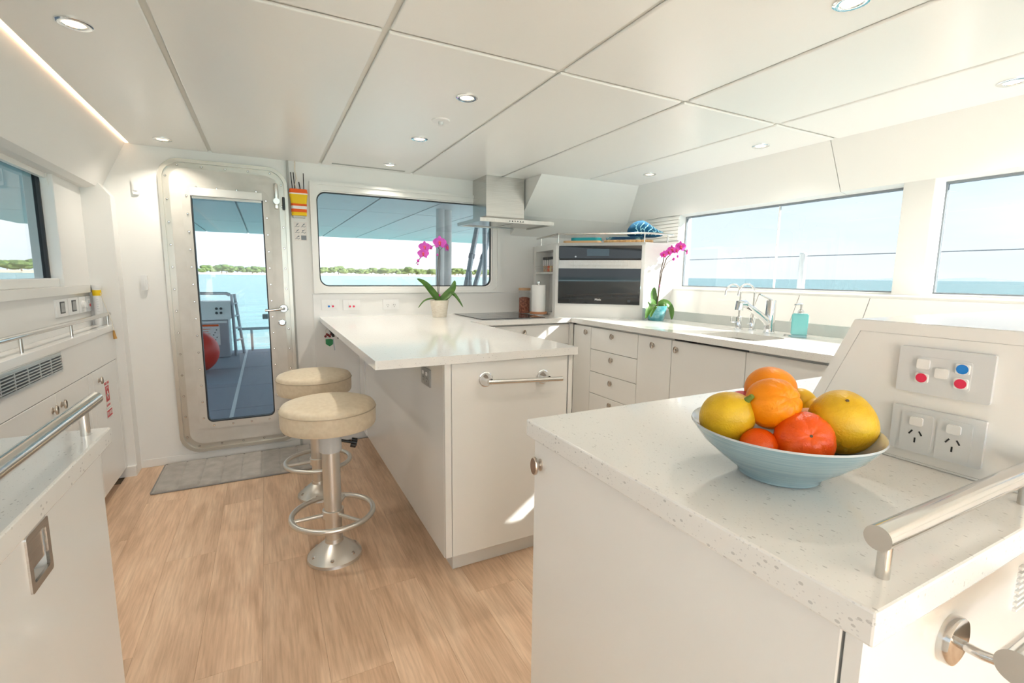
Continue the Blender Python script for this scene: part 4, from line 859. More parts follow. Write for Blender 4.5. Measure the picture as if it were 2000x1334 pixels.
def orchid(label, base, potprof, potm, leaves, stems, flowers, buds, pm_, fsize):
    t2 = thing('potted_orchid', label, 'orchid', base)
    X = lambda p: (base[0]+p[0], base[1]+p[1], base[2]+p[2])
    obj('pot', lathe(B(), potprof, T(*base), 40), potm, t2, True)
    top = max(z for r_, z in potprof); rin = [r_ for r_, z in potprof if z == top][0]-0.006
    obj('bark', lathe(B(), [(0, top-0.012), (rin-0.002, top-0.016)], T(*base), 24), 'moss', t2)
    for pts, wd in leaves: obj('leaf', leafbm([X(p) for p in pts], wd), 'leaf', t2, True)
    for pts, r_ in stems: obj('flower_stem', tube(B(), [X(p) for p in pts], r_, 8), 'stem', t2, True)
    big = mesh_of(petalbm(fsize, fsize*1.15, 0.1), pm_, 'petal'); nar = mesh_of(petalbm(fsize*0.95, fsize*0.62, 0.05), pm_, 'petal')
    for (p, nrm, sc) in flowers:
        n_ = Vector(nrm).normalized(); r_ = Vector((0, 0, 1)).cross(n_).normalized(); u_ = n_.cross(r_); R = Matrix((r_, u_, n_)).transposed()
        b_ = B(); fs = fsize*sc
        lathe(b_, [(0, 0.012), (0.004, 0.010), (0.006, 0.004), (0.004, 0)], Matrix.Scale(sc*fsize/0.03, 4), 10)
        lathe(b_, [(0, -0.012), (0.004, -0.008), (0.005, 0.0), (0.003, 0.008)], Matrix.Scale(sc*fsize/0.03, 4) @ T(0, -0.007, 0.006) @ Matrix.Rotation(0.9, 4, 'X'), 10)
        b_.transform(Matrix.Translation(X(p)) @ R.to_4x4())
        fo = obj('flower', b_, 'lip', t2, True)
        for ang, me_ in ((PI/2*0.95, big), (-PI/2*0.95, big), (0, nar), (2.45, nar), (-2.45, nar)):
            M_ = R.to_4x4() @ Matrix.Rotation(ang, 4, 'Z')
            inst('petal', me_, X(p), fo, rot=M_.to_euler(), scale=(sc, sc, sc))
    for p, r_ in buds:
        b_ = B(); bmesh.ops.create_uvsphere(b_, u_segments=12, v_segments=8, radius=r_); b_.transform(T(*X(p)) @ Matrix.Diagonal((1, 1, 1.3, 1))); obj('bud', b_, 'petal_dark', t2, True)
# orchid on the bar: base (1.105,3.295)
O1 = (1.103, 3.283, CT); s1 = 3.2835/3.2
orchid('purple orchid in a cream textured pot on the breakfast bar', O1,
       [(0, 0.0), (0.048, 0.0), (0.050, 0.004), (0.0665, 0.118), (0.0665, 0.121), (0.0625, 0.121), (0.060, 0.10)], 'pot_cream',
       [([(0.0, 0, 0.108), (-0.045, -0.005, 0.165), (-0.11, -0.015, 0.235), (-0.168, -0.02, 0.272)], 0.052), ([(0.01, 0, 0.108), (0.055, 0.0, 0.15), (0.10, 0.0, 0.20), (0.118, 0.0, 0.262)], 0.058),
        ([(0.01, -0.01, 0.110), (0.06, -0.02, 0.150), (0.085, -0.02, 0.170), (0.12, -0.03, 0.140), (0.165, -0.04, 0.070)], 0.030), ([(0.0, 0.015, 0.108), (0.05, 0.02, 0.14), (0.095, 0.02, 0.175)], 0.05),
        ([(-0.01, -0.01, 0.118), (-0.06, -0.02, 0.134), (-0.12, -0.025, 0.118), (-0.165, -0.03, 0.07)], 0.012)],
       [([(-0.010, 0, 0.10), (-0.012, 0, 0.28), (-0.006, 0, 0.40), (0.004, -0.005, 0.475), (-0.02, -0.012, 0.507), (-0.07, -0.02, 0.492), (-0.12, -0.025, 0.445), (-0.155, -0.03, 0.40), (-0.175, -0.03, 0.375)], 0.0028), ([(-0.006, 0.004, 0.10), (0.002, 0.004, 0.28), (0.006, 0.0, 0.40), (0.004, -0.005, 0.47)], 0.0022), ([(0.004, 0, 0.47), (0.03, -0.005, 0.497), (0.055, -0.01, 0.50)], 0.002)],
       [((-0.005, -0.03, 0.525), (-0.15, -1, 0.05), 1.15), ((0.052, -0.012, 0.495), (0.75, -0.75, 0.1), 0.85), ((-0.115, -0.035, 0.490), (-0.2, -1, 0.1), 1.0), ((-0.128, -0.045, 0.445), (-0.25, -1, 0.0), 0.95), ((-0.066, -0.025, 0.488), (-1.0, -0.35, -0.1), 0.5)],
       [((-0.160, -0.03, 0.395), 0.009), ((-0.163, -0.03, 0.371), 0.005), ((-0.012, -0.003, 0.44), 0.007), ((0.0, -0.003, 0.155), 0.007)], 'petal', 0.042)
O2 = (2.425, 2.505, CT)
orchid('magenta orchid in a mottled turquoise pot beside the oven cabinet', O2,
       [(0, 0.0), (0.050, 0.0), (0.053, 0.004), (0.0715, 0.098), (0.072, 0.102), (0.067, 0.102), (0.064, 0.085)], 'pot_teal',
       [([(-0.01, 0, 0.09), (-0.06, -0.03, 0.125), (-0.115, -0.05, 0.09), (-0.150, -0.06, 0.02)], 0.055), ([(-0.01, -0.01, 0.09), (-0.06, -0.045, 0.105), (-0.10, -0.06, 0.07), (-0.112, -0.065, 0.03)], 0.04),
        ([(0.0, 0.0, 0.09), (0.045, -0.03, 0.12), (0.085, -0.05, 0.08), (0.095, -0.055, 0.005)], 0.055), ([(0.0, 0.01, 0.09), (-0.015, 0.02, 0.17), (-0.01, 0.02, 0.23)], 0.05)],
       [([(0.005, 0, 0.09), (0.012, 0, 0.22), (0.020, 0, 0.33), (0.045, 0, 0.42), (0.035, -0.01, 0.44)], 0.0038), ([(0.012, 0.004, 0.09), (0.020, 0.004, 0.22), (0.035, 0.0, 0.34), (0.07, 0, 0.43), (0.13, -0.01, 0.485), (0.20, -0.015, 0.50), (0.245, -0.015, 0.48)], 0.0038), ([(0.04, 0, 0.35), (0.08, 0, 0.40), (0.13, 0, 0.425)], 0.0024)],
       [((0.022, -0.02, 0.455), (-0.3, -1, -0.1), 0.8), ((0.060, -0.025, 0.470), (-0.1, -1, 0.1), 0.85), ((0.095, -0.02, 0.490), (-0.4, -1, 0.2), 0.9), ((0.125, -0.03, 0.487), (0.1, -1, 0.0), 0.85), ((0.165, -0.03, 0.513), (-0.3, -1, 0.1), 1.15), ((0.185, -0.02, 0.505), (0.5, -1, 0.1), 0.9), ((0.238, -0.02, 0.478), (0.9, -0.6, -0.1), 0.75)],
       [((0.135, -0.003, 0.426), 0.009), ((0.018, 0, 0.24), 0.006), ((0.15, -0.025, 0.445), 0.008)], 'petal_dark', 0.036)

# ================================================================== COUNTER ITEMS BY THE HOB
tw = thing('paper_towel_holder', 'white paper towel roll on a terracotta-coloured round stand beside the spice niche', 'paper towel', (1.868, 3.185, CT))
tx, ty = 1.868, 3.185
obj('foot', lathe(B(), [(0, 0), (0.048, 0), (0.048, 0.010), (0, 0.010)], T(tx, ty, CT)), 'white_plastic', tw, True)
obj('stand', lathe(B(), [(0, 0.010), (0.066, 0.010), (0.068, 0.014), (0.068, 0.024), (0.064, 0.027), (0, 0.027)], T(tx, ty, CT)), 'terracotta', tw, True)
obj('roll', lathe(B(), [(0.020, 0.027), (0.0535, 0.027), (0.0545, 0.03), (0.0545, 0.229), (0.052, 0.232), (0.020, 0.232), (0.020, 0.027)], T(tx, ty, CT), 36), 'paper', tw, True)
obj('spindle', lathe(B(), [(0.005, 0.02), (0.005, 0.24), (0.012, 0.243), (0.012, 0.257), (0.006, 0.264), (0, 0.265)], T(tx, ty, CT), 16), 'chrome', tw, True)
obj('loose_sheet', prism(B(), [(tx+0.054, ty-0.02), (tx+0.0545, ty-0.018), (tx+0.073, ty+0.045), (tx+0.071, ty+0.046)], CT+0.03, CT+0.229, XY), 'paper', tw)
jr = thing('storage_jar', 'clear glass jar of reddish nuts with wooden lid beside the paper towels', 'jar', (1.842, 3.365, CT))
jx, jy = 1.842, 3.365
obj('glass_body', lathe(B(), [(0, 0.0), (0.046, 0.0), (0.047, 0.004), (0.047, 0.185), (0.045, 0.185), (0.045, 0.006), (0, 0.005)], T(jx, jy, CT), 32), 'jar_glass', jr, True)
obj('contents', lathe(B(), [(0, 0.007), (0.0435, 0.007), (0.0435, 0.125), (0.02, 0.132), (0, 0.130)], T(jx, jy, CT), 24), 'nuts', jr, True)
obj('lid', lathe(B(), [(0.0, 0.204), (0.046, 0.204), (0.048, 0.200), (0.048, 0.186), (0.0, 0.184)], T(jx, jy, CT), 32), 'cork', jr, True)
bq = LF(0.085, CT+0.026, -0.06); bt = thing('sauce_bottle', 'dark bottle with green label standing in the niche behind the paper towels', 'bottle', bq)
obj('bottle', lathe(B(), [(0, 0), (0.024, 0), (0.025, 0.004), (0.025, 0.115), (0.012, 0.145), (0.011, 0.175), (0, 0.175)], T(*bq), 20), 'gasket', bt, True)
obj('label_band', lathe(B(), [(0.0256, 0.03), (0.0256, 0.10)], T(*bq), 20), 'key_green', bt, True); obj('cap', lathe(B(), [(0.0125, 0.172), (0.0125, 0.198), (0, 0.199)], T(*bq), 14), 'stemgreen', bt, True)
spm = [mesh_of(bx(-0.019, 0.019, -0.019, 0.019, 0.0, 0.095, 0.004), 'jar_glass', 'jar_body'), ]
fillc = ['nuts', 'terracotta', 'pollen', 'orange_fabric', 'cork', 'board_wood']
for k in range(6):
    a_ = 0.098+k*0.0475
    q = LF(a_, 1.2365, -0.045 if k % 1 == 0 else -0.05)
    jt = thing('spice_jar', 'square glass spice jar with black lid, %s in the niche row counted from the oven' % ['first', 'second', 'third', 'fourth', 'fifth', 'sixth'][k], 'jar', q, 'spice jars in the oven cabinet niche')
    rz = math.atan2(ldir.y, ldir.x)
    for nm, bmx, m_ in (('jar_body', bx(-0.020, 0.020, -0.020, 0.020, 0.0, 0.098, 0.004), 'jar_glass'), ('contents', bx(-0.017, 0.017, -0.017, 0.017, 0.003, 0.055, 0.003), fillc[k]), ('lid', bx(-0.021, 0.021, -0.021, 0.021, 0.098, 0.118, 0.002), 'black'), ('paper_label', bx(-0.013, 0.013, 0.0203, 0.0208, 0.05, 0.095), 'sticker')):
        bmx.transform(T(*q) @ Matrix.Rotation(rz, 4, 'Z')); obj(nm, bmx, m_, jt)
# things on the oven cabinet top
def orient(bmx, p, rz): bmx.transform(T(*p) @ Matrix.Rotation(rz, 4, 'Z')); return bmx
rzf = math.atan2(fdir.y, fdir.x)
c1 = A+fdir*0.17-fn_*0.13
b = B(); plate(b, rrect(-0.13, 0.145, -0.085, 0.085, 0.03, 5), [rrect(-0.118, -0.090, -0.014, 0.014, 0.012, 5)], 0, 0.018, XY); orient(b, (c1.x, c1.y, OZ1), rzf); obj('cutting_board', b, 'board_wood', None, label='pale wooden cutting board lying on the oven cabinet', cat='board')
c2 = c1+fdir*0.075
b = B(); plate(b, rrect(-0.15, 0.07, -0.08, 0.08, 0.04, 5), [], 0, 0.022, XY); orient(b, (c2.x, c2.y, OZ1+0.0185), rzf); obj('serving_tray', b, 'board_teal', None, label='turquoise tray lying on the wooden cutting board', cat='tray')
c3 = A+fdir*0.51-fn_*0.15
tr = thing('wicker_tray', 'flat woven wicker tray on the oven cabinet under blue cloth', 'tray', (c3.x, c3.y, OZ1))
b = B(); plate(b, rrect(-0.17, 0.17, -0.11, 0.11, 0.05, 6), [], 0, 0.012, XY); orient(b, (c3.x, c3.y, OZ1), rzf); obj('tray_base', b, 'wicker', tr)
for k in range(2):
    pts = [Vector((a_, c_, 0.006+k*0.009)) for a_, c_ in rrect(-0.17, 0.17, -0.11, 0.11, 0.05, 6)]
    b = tube(B(), pts, 0.0055, 8, True); orient(b, (c3.x, c3.y, OZ1), rzf); obj('woven_rim', b, 'wicker', tr, True)
b = B(); L_ = []
for k in range(4): box(b, -0.15+k*0.004, 0.12-k*0.006, -0.085, 0.085, 0.0125+k*0.008, 0.0200+k*0.008, 0.003)
for s_ in (0, 1): cyl(b, (-0.15, -0.085, 0.020+s_*0.014), (-0.15, 0.085, 0.020+s_*0.014), 0.0075, seg=12)
orient(b, (c3.x, c3.y, OZ1), rzf); obj('folded_cloth', b, 'denim', None, True, label='folded dark blue cloth lying in the wicker tray', cat='cloth')
c4 = Vector((2.50, 2.735, 0))
def bagh(q): return 0.082*math.exp(-((q+0.35)/0.75)**2)+0.008 if q > -0.35 else 0.090-0.035*(q+0.35)**2/0.42
b = B(); bmesh.ops.create_uvsphere(b, u_segments=32, v_segments=20, radius=1)
for v_ in b.verts:
    p = v_.co; s_ = lambda q: math.copysign(abs(q)**0.6, q)
    xx = s_(p.x); v_.co = Vector((0.128*xx, 0.075*s_(p.y), 0.03+(0.03*s_(p.z) if p.z < 0 else bagh(xx)*s_(p.z))))
orient(b, (c4.x, c4.y, OZ1+0.046), -0.35)
bg_ = thing('rolled_bag', 'rolled blue fabric bag with pale coral print on the oven cabinet', 'bag', (c4.x, c4.y, OZ1+0.046)); obj('fabric', b, 'bag_blue', bg_, True)
rr = random.Random(4)
for k in range(7):
    x0 = -0.10+k*0.032; pts = []; z_ = 0.02; yy = -0.078
    def surf(xx, zz):
        q = max(-1, min(1, xx/0.128)); ex = abs(q)**(1/0.6); h_ = bagh(q) if zz > 0.03 else 0.03
        ez = min(1, abs(zz-0.03)/h_)**(1/0.6); ry = max(0.0, 1-ex**2-ez**2)**0.5
        return -0.075*ry**0.6-0.0012
    for j in range(6): xx = x0+0.012*math.sin(j*1.3+k)+0.004*j; zz = 0.012+j*0.2*(0.012+0.85*bagh(max(-1, min(1, xx/0.128)))); pts.append((xx, surf(xx, zz), zz))
    b = tube(B(), pts, 0.0028, 5); 
    for j in (2, 4):
        p = pts[j]; q2 = (p[0]+0.018*(1 if (j+k) % 2 else -1), surf(p[0]+0.018, p[2]+0.012), p[2]+0.012); tube(b, [p, q2], 0.0026, 5)
    orient(b, (c4.x, c4.y, OZ1+0.046), -0.35); obj('coral_print', b, 'coral_print', bg_)

# ================================================================== KEYS, RESCUE BAG, FLARE TUBE
ky = 3.38
kt = thing('key_bunch', 'bunch of keys with green and red tags hanging under the breakfast bar top', 'keys', (0.36, ky, 0.72))
obj('hook', tube(B(), [(0.358, ky, CT-0.033), (0.358, ky, 0.845), (0.350, ky, 0.838)], 0.0015, 6), 'steel', kt)
obj('key_ring', tube(B(), [(0.358+0.018*math.cos(a), ky, 0.822+0.020*math.sin(a)) for a in [2*PI*k/20 for k in range(20)]], 0.0014, 6, True), 'nickel', kt)
b = B(); prism(b, [(0.338, 0.770), (0.372, 0.772), (0.384, 0.765), (0.383, 0.735), (0.362, 0.720), (0.338, 0.738)], ky-0.006, ky+0.006, XZ); obj('green_tag', b, 'key_green', kt)
b = B()
for k in range(6): bmesh.ops.create_icosphere(b, subdivisions=1, radius=0.009, matrix=T(0.338+0.009*k, ky-0.004*(k % 2), 0.789+0.007*((k*2) % 3)))
obj('red_charm', b, 'key_red', kt, True)
obj('blue_strap', prism(B(), [(0.381, 0.77), (0.388, 0.77), (0.396, 0.695), (0.390, 0.690)], ky-0.002, ky+0.002, XZ), 'ext_alu', kt)
obj('dark_key', tube(B(), [(0.362, ky-0.01, 0.84), (0.380, ky-0.01, 0.815), (0.388, ky-0.01, 0.785)], [0.006, 0.011, 0.008], 8), 'gasket', kt, True)
b = B(); prism(b, [(0.403, 0.832), (0.425, 0.832), (0.425, 0.79), (0.420, 0.782), (0.402, 0.782)], 3.29, 3.302, XZ); cyl(b, (0.414, 3.296, 0.83), (0.414, 3.296, CT-0.033), 0.002); obj('car_key', b, 'black', None, label='black key fob hanging under the breakfast bar beside the green-tagged keys', cat='key')
rb = thing('rescue_bag', 'yellow and orange rescue pouch with cord on the wall between door and window', 'pouch', (0.222, YB, 1.60))
def bagbox(z0, z1, w0, w1, m, nm, dpt=0.062, par=None):
    b_ = B(); zs = [z0, z1]; ws = [w0, w1]; vs = []
    for z_, w__ in zip(zs, ws):
        for a_, c_ in rrect(-w__, w__, YB-dpt, YB-0.006, 0.015, 3): vs.append(b_.verts.new((0.222+a_, c_, z_)))
    n_ = len(vs)//2
    for i in range(n_): j = (i+1) % n_; b_.faces.new((vs[i], vs[j], vs[n_+j], vs[n_+i]))
    b_.faces.new(vs[:n_][::-1]); b_.faces.new(vs[n_:]); return obj(nm, b_, m, par or rb, True)
bagbox(1.582, 1.602, 0.045, 0.046, 'yellow_fabric', 'pouch_bottom'); bagbox(1.602, 1.622, 0.046, 0.0465, 'orange_fabric', 'orange_band', 0.064); bagbox(1.622, 1.641, 0.0465, 0.047, 'reflector', 'reflective_band', 0.0645)
bagbox(1.641, 1.655, 0.047, 0.0475, 'orange_fabric', 'orange_band', 0.064); bagbox(1.655, 1.715, 0.046, 0.055, 'yellow_fabric', 'pouch'); bagbox(1.715, 1.723, 0.055, 0.056, 'reflector', 'reflective_band', 0.063); bagbox(1.723, 1.748, 0.056, 0.052, 'orange_fabric', 'orange_flap', 0.066)
obj('cord', tube(B(), [(0.215, YB-0.03, 1.75), (0.205, YB-0.03, 1.78), (0.217, YB-0.025, 1.82), (0.208, YB-0.02, 1.87), (0.212, YB-0.02, ZC)], 0.004, 8), 'cord', rb, True)
for dx in (-0.032, -0.018, 0.036): obj('black_rod', tube(B(), [(0.222+dx*1.0, YB-0.012, 1.745), (0.222+dx*1.12-0.003, YB-0.012, 1.858)], 0.0028, 6), 'black', rb)
obj('black_rod', tube(B(), [(0.238, YB-0.012, 1.745), (0.230, YB-0.012, 1.80)], 0.0035, 6), 'black', rb)
b = bx(0.185, 0.260, YB-0.03, YB-0.001, 1.568, 1.584, 0.003); obj('wall_bracket', b, 'grey_plastic', rb)
sg = thing('instruction_sign', 'white instruction card with grey pictograms under the rescue pouch', 'sign', (0.226, YB, 1.48))
obj('card', bx(0.188, 0.266, YB-0.0015, YB-0.0005, 1.422, 1.545), 'sticker', sg)
rr = random.Random(11)
for i in range(2):
    for j in range(3):
        cx, cz = 0.207+i*0.038, 1.443+j*0.040
        if (i, j) == (1, 0): obj('pictogram', bx(cx-0.016, cx+0.016, YB-0.0022, YB-0.0015, cz-0.016, cz+0.014), 'ext_grey', sg); continue
        b = B()
        tube(b, [(cx-0.014, YB-0.0018, cz-0.012+0.004*rr.random()), (cx-0.004, YB-0.0018, cz-0.006), (cx+0.006, YB-0.0018, cz-0.011), (cx+0.014, YB-0.0018, cz-0.004)], 0.0016, 5)
        tube(b, [(cx-0.006, YB-0.0018, cz-0.004), (cx+rr.uniform(-.004, .006), YB-0.0018, cz+0.006), (cx+0.010, YB-0.0018, cz+0.012)], 0.0018, 5)
        lathe(b, [(0, 0.0006), (0.0045, 0.0006), (0.0045, 0)], T(cx+rr.uniform(-0.008, 0.008), YB-0.0015, cz+0.006) @ Matrix.Rotation(PI/2, 4, 'X'), 10)
        obj('pictogram', b, 'ext_grey', sg)
ft = thing('flare_tube', 'white tube with yellow band and cord standing on the port ledge end', 'tube', (-0.838, 3.424, CT))
obj('tube_body', lathe(B(), [(0, 0), (0.019, 0), (0.019, 0.205), (0.021, 0.207), (0.021, 0.222), (0, 0.224)], T(-0.838, 3.424, CT), 24), 'white_plastic', ft, True)
obj('yellow_band', lathe(B(), [(0.0194, 0.165), (0.0194, 0.196)], T(-0.838, 3.424, CT), 24), 'yellow_fabric', ft, True)
for k in range(6): obj('print_line', tube(B(), [(-0.838+0.0190*math.cos(a), 3.424+0.0190*math.sin(a), CT+0.08+k*0.013) for a in [-1.6+0.12*j for j in range(6-(k % 3))]], 0.0012, 5), 'grey_plastic', ft)
obj('cord', tube(B(), [(-0.820, 3.41, CT+0.18), (-0.800, 3.405, CT+0.10), (-0.779, 3.40, CT+0.02), (-0.776, 3.40, CT-0.03)], 0.0016, 6), 'cord', ft)
obj('pull_toggle', tube(B(), [(-0.776, 3.40, CT-0.03), (-0.775, 3.40, CT-0.055), (-0.772, 3.40, CT-0.078)], [0.004, 0.007, 0.009], 8), 'tassel', ft, True)

# ================================================================== OUTSIDE: the aft deck
dk = S('deck', bx(-3.0, 4.2, YB+0.06, 8.60, -0.25, -0.02), 'ext_grey', label='grey aft deck of wide panels behind the cabin', cat='deck')
ydk = [3.62, 4.82, 5.80, 6.95, 8.20, 8.60]
xdk = [-3.0, -1.7, -0.315, 1.1, 2.5, 4.2]
for i in range(5):
    for j in range(5): S('deck_panel', bx(xdk[i]+0.006, xdk[i+1]-0.006, ydk[j]+0.004, ydk[j+1]-0.004, -0.02, 0.0), 'deck_paint', dk)
S('white_line', bx(-0.330, -0.300, 3.62, 8.58, -0.019, 0.0015), 'deck_line', dk)
hz = 1.90
ht = S('hardtop', bx(-3.2, 4.4, YB+0.06, 9.75, hz+0.012, hz+0.10), 'ext_groove', label='white hardtop roof over the aft deck with panel joints', cat='roof')
xh = [-3.2, -1.45, -0.84, -0.22, 0.38, 0.985, 1.57, 2.2, 2.8, 4.4]; yh = [YB+0.06, 5.6, 7.6, 9.75]
for i in range(9):
    for j in range(3): S('roof_panel', bx(xh[i]+0.010, xh[i+1]-0.010, yh[j]+0.010, yh[j+1]-0.010, hz, hz+0.012), 'ext_white', ht)
S('cabin_roof', bx(-1.55, 3.42, YF, YB+0.06, 1.992, 2.06), 'ext_white', label='cabin roof slab overhanging the side windows', cat='roof')  # unseen starboard overhang, its width set to block sun at the window top
S('side_deck', bx(2.985, 3.80, YF, 8.60, 0.30, 0.60), 'deck_paint', label='narrow side deck outside the starboard window', cat='deck')
# deck station
ds = thing('deck_station', 'grey deck equipment box with printed placard and instrument top, outside the door', 'equipment box', (-1.0, 8.1, 0))
obj('cabinet_body', bx(-1.75, -0.50, 7.90, 8.35, 0.0, 0.55, 0.01), 'ext_alu', ds); obj('top_console', prism(B(), [(7.86, 0.55), (8.35, 0.55), (8.35, 0.80), (8.05, 0.80)], -1.75, -0.47, YZ), 'ext_white', ds)
obj('shelf_edge', bx(-1.75, -0.52, 7.86, 7.90, 0.50, 0.53), 'ext_white', ds)
pl_ = obj('placard', bx(-0.845, -0.615, 7.892, 7.899, 0.185, 0.485), 'sticker', ds)
obj('placard_header', bx(-0.835, -0.625, 7.889, 7.892, 0.455, 0.480), 'orange_fabric', pl_)
for k in range(7): obj('print_line', bx(-0.83, -0.73-0.02*(k % 2), 7.890, 7.892, 0.215+k*0.033, 0.222+k*0.033), 'orange_fabric', pl_)
for k in range(6): obj('print_mark', bx(-0.70+0.02*(k % 3), -0.685+0.02*(k % 3), 7.890, 7.892, 0.22+k*0.035, 0.235+k*0.035), 'ink', pl_)
obj('instrument', prism(B(), [(7.94, 0.69), (7.90, 0.60), (7.905, 0.598), (7.945, 0.688)], -1.05, -0.84, YZ), 'ink', ds)
for k in range(4): obj('gauge', lathe(B(), [(0, 0.006), (0.018, 0.006), (0.018, 0)], T(-0.64+0.055*(k % 2), 7.915+0.06*(k//2)*0.45, 0.64+0.06*(k//2)) @ Matrix.Rotation(1.2, 4, 'X'), 12), 'ink', ds)
for dy in (0, 0.18): obj('hand_rail', tube(B(), [(-0.475, 8.05+dy, 0.885), (-0.52, 8.05+dy, 0.91), (-0.9, 8.10+dy, 0.91), (-1.0, 8.1+dy, 0.80)], 0.021, 10), 'ext_alu', ds, True)
ld = thing('boarding_ladder', 'tubular grey boarding ladder beside the deck box', 'ladder', (-0.42, 8.3, 0))
for dx, dy in ((0, 0), (0.10, 0.18)):
    obj('side_tube', tube(B(), [(-0.44+dx*1.0, 8.05+dy, 0.0), (-0.45+dx*0.3, 8.05+dy, 0.86), (-0.452+dx*0.3, 8.05+dy, 0.90)], 0.021, 10), 'ext_alu', ld, True)
for k in range(4): obj('rung', tube(B(), [(-0.445, 8.05, 0.22+k*0.18), (-0.355-k*0.014, 8.23, 0.22+k*0.18)], 0.014, 8), 'ext_alu', ld, True)
rl = thing('stern_rail', 'low grey tubular rail along the stern edge of the deck', 'railing', (0.8, 8.5, 0))
obj('top_tube', tube(B(), [(-0.42, 8.48, 0.345), (3.6, 8.48, 0.345)], 0.022, 10), 'ext_alu', rl, True)
for px in (-0.235, 0.62, 1.5, 2.4, 3.3): obj('post', tube(B(), [(px, 8.48, 0.0), (px, 8.48, 0.345)], 0.02, 10), 'ext_alu', rl, True)
fd = thing('fender_buoy', 'round orange-red fender ball lying on the grey deck', 'buoy', (-0.800, 6.80, 0))
b = B(); bmesh.ops.create_uvsphere(b, u_segments=40, v_segments=24, radius=0.255); b.transform(T(-0.80, 6.80, 0.255)); obj('ball', b, 'fender', fd, True)
obj('eye', lathe(B(), [(0.05, 0.24), (0.045, 0.29), (0.02, 0.31), (0, 0.31)], T(-0.80, 6.80, 0.255) @ Matrix.Rotation(-0.9, 4, 'Y'), 16), 'fender', fd, True)
wp = thing('hardtop_post', 'thick white double post holding up the deck hardtop', 'post', (1.74, 5.0, 0))
obj('tube_a', cyl(B(), (1.665, 5.0, 0), (1.700, 5.0, hz), 0.045, seg=20), 'ext_white', wp, True); obj('tube_b', cyl(B(), (1.775, 5.05, 0), (1.800, 5.05, hz), 0.045, seg=20), 'ext_white', wp, True)
for lb, p0, p1 in (('slanting grey strut outside the aft window, next to the white double post', (1.83, 4.7, 0.9), (2.04, 4.7, hz)), ('slanting grey strut outside the aft window crossing behind the upright', (2.02, 4.95, 0.9), (2.33, 4.95, hz)), ('upright grey strut outside the aft window near the cooker hood', (2.14, 4.82, 0.0), (2.14, 4.82, hz))):
    t2 = thing('deck_strut', lb, 'strut', (p0[0], p0[1], p0[2])); obj('tube', tube(B(), [p0, p1], 0.027, 10), 'ext_alu', t2, True); obj('clamp', tube(B(), [Vector(p0).lerp(Vector(p1), 0.48), Vector(p0).lerp(Vector(p1), 0.53)], 0.033, 10), 'ext_grey', t2, True)
obj('gas_strut', tube(B(), [(1.875, 4.60, 0.0), (1.875, 4.60, 1.24), (1.875, 4.60, 1.25), (1.90, 4.60, 1.42)], [0.022, 0.022, 0.010, 0.010], 10), 'ext_alu', None, True, label='short grey strut end below the slanting strut near white double post', cat='strut')
sn = thing('stanchion', 'white guard rail stanchion outside the starboard window', 'stanchion', (3.6, 2.23, 0.60))
obj('tube', cyl(B(), (3.6, 2.23, 0.60), (3.6, 2.23, 1.388), 0.026, seg=20), 'ext_white', sn, True)
obj('cap', lathe(B(), [(0.026, 0), (0.02, 0.01), (0, 0.013)], T(3.6, 2.23, 1.388), 20), 'ext_white', sn, True)
obj('lifeline', tube(B(), [(3.6, -2.4, 1.372), (3.6, 8.0, 1.372)], 0.0035, 6), 'ext_grey', None, label='thin grey guard wire running through the stanchion', cat='wire')
# ---- sea, shore
b = B(); bmesh.ops.create_circle(b, cap_ends=True, segments=64, radius=26000, matrix=T(0, 0, -1.3)); sea = obj('sea', b, 'sea', None, label='teal sea water reaching the horizon', cat='sea', recenter=False); sea['kind'] = 'structure'
def shore(name, a0, a1, d0, d1, hh, m, label, n=40, bumpy=0.0, seed=1):
    rr = random.Random(seed); b_ = B(); top = []; f0 = []; bk = []
    for k in range(n+1):
        a = math.radians(a0+(a1-a0)*k/n); s_, c_ = math.sin(a), math.cos(a); e_ = min(1, k/6, (n-k)/6)
        h = (hh*(1+bumpy*math.sin(k*0.7+seed)+bumpy*0.6*math.sin(k*0.29+2*seed)))*e_-1.3
        f0.append(b_.verts.new((s_*d0, c_*d0, -1.4))); top.append(b_.verts.new((s_*(d0+d1)/2, c_*(d0+d1)/2, h))); bk.append(b_.verts.new((s_*d1, c_*d1, -1.4)))
    for k in range(n): b_.faces.new((f0[k], f0[k+1], top[k+1], top[k])); b_.faces.new((top[k], top[k+1], bk[k+1], bk[k]))
    return S(name, b_, m, label=label, cat='shore')
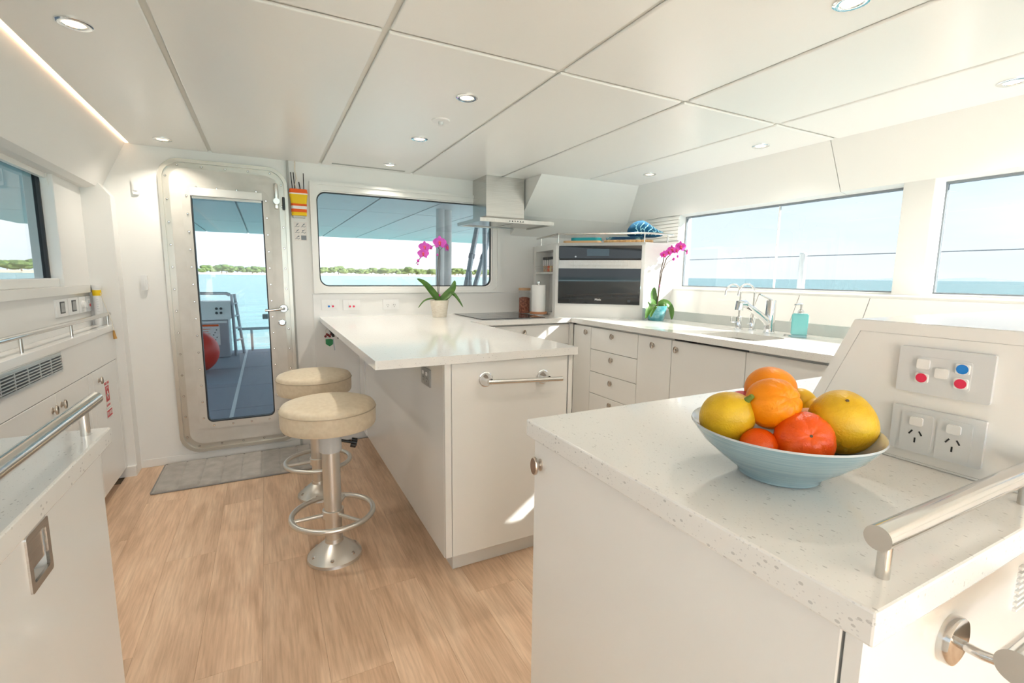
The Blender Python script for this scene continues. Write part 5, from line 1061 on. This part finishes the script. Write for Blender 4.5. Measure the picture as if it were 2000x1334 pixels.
shore('sand_shore', -40, 36, 1150, 1700, 5.5, 'sand', 'low sandy far shore below the trees')
shore('distant_hills', -30, 10, 5200, 7200, 75, 'hazy_hill', 'bluish hills far behind the shore trees', 60, 0.2, 3)
shore('distant_island', 62, 76, 9000, 9800, 34, 'hazy_hill', 'faint island on the horizon off the starboard side', 20, 0.3, 5)
TM = []
for s_ in range(5):
    rr = random.Random(20+s_); b = B()
    for k in range(9):
        a = rr.uniform(0, 6.28); d_ = rr.uniform(0, 6.5); r_ = rr.uniform(3.2, 5.4)
        bmesh.ops.create_icosphere(b, subdivisions=2, radius=r_, matrix=T(d_*math.cos(a), d_*math.sin(a), rr.uniform(5, 12.5)) @ Matrix.Diagonal((1.25, 1.25, 0.72, 1)))
    for v_ in b.verts: v_.co += Vector((rr.uniform(-0.5, 0.5), rr.uniform(-0.5, 0.5), rr.uniform(-0.5, 0.5)))
    TM.append(mesh_of(b, 'foliage', 'tree_crown', False))
TT = mesh_of(tube(B(), [(0, 0, 0), (0.4, 0.1, 4), (0.2, 0, 9)], [0.7, 0.55, 0.4], 7), 'trunk', 'tree_trunk')
rr = random.Random(5)
def tree(az, dist, sc, label, group):
    a = math.radians(az); t2 = thing('shore_tree', label, 'tree', (math.sin(a)*dist, math.cos(a)*dist, 1.2), group)
    t2.rotation_euler = (0, 0, rr.uniform(0, 6)); t2.scale = (sc*1.15, sc*1.15, sc)
    for nm, me_ in (('crown', rr.choice(TM)), ('trunk', TT)):
        c = bpy.data.objects.new(nm, me_); COL.objects.link(c); c.parent = t2
for k in range(99):
    az = -12.0+k*0.45
    tree(az+rr.uniform(-0.03, 0.03), (1225, 1285, 1345, 1405, 1465, 1525)[k % 6]+rr.uniform(-4, 4), rr.uniform(0.85, 1.40)*(1.12 if -5.5 < az < -3.2 else 1.0), 'bushy green tree on the sandy far shore', 'trees along the far shore')
for k in range(28):
    tree(-38.0+k*0.82, (1190, 1280, 1370, 1460)[k % 4], rr.uniform(1.25, 1.75), 'tall bushy tree on the wooded shore outside the port window', 'trees on the shore outside the port window')
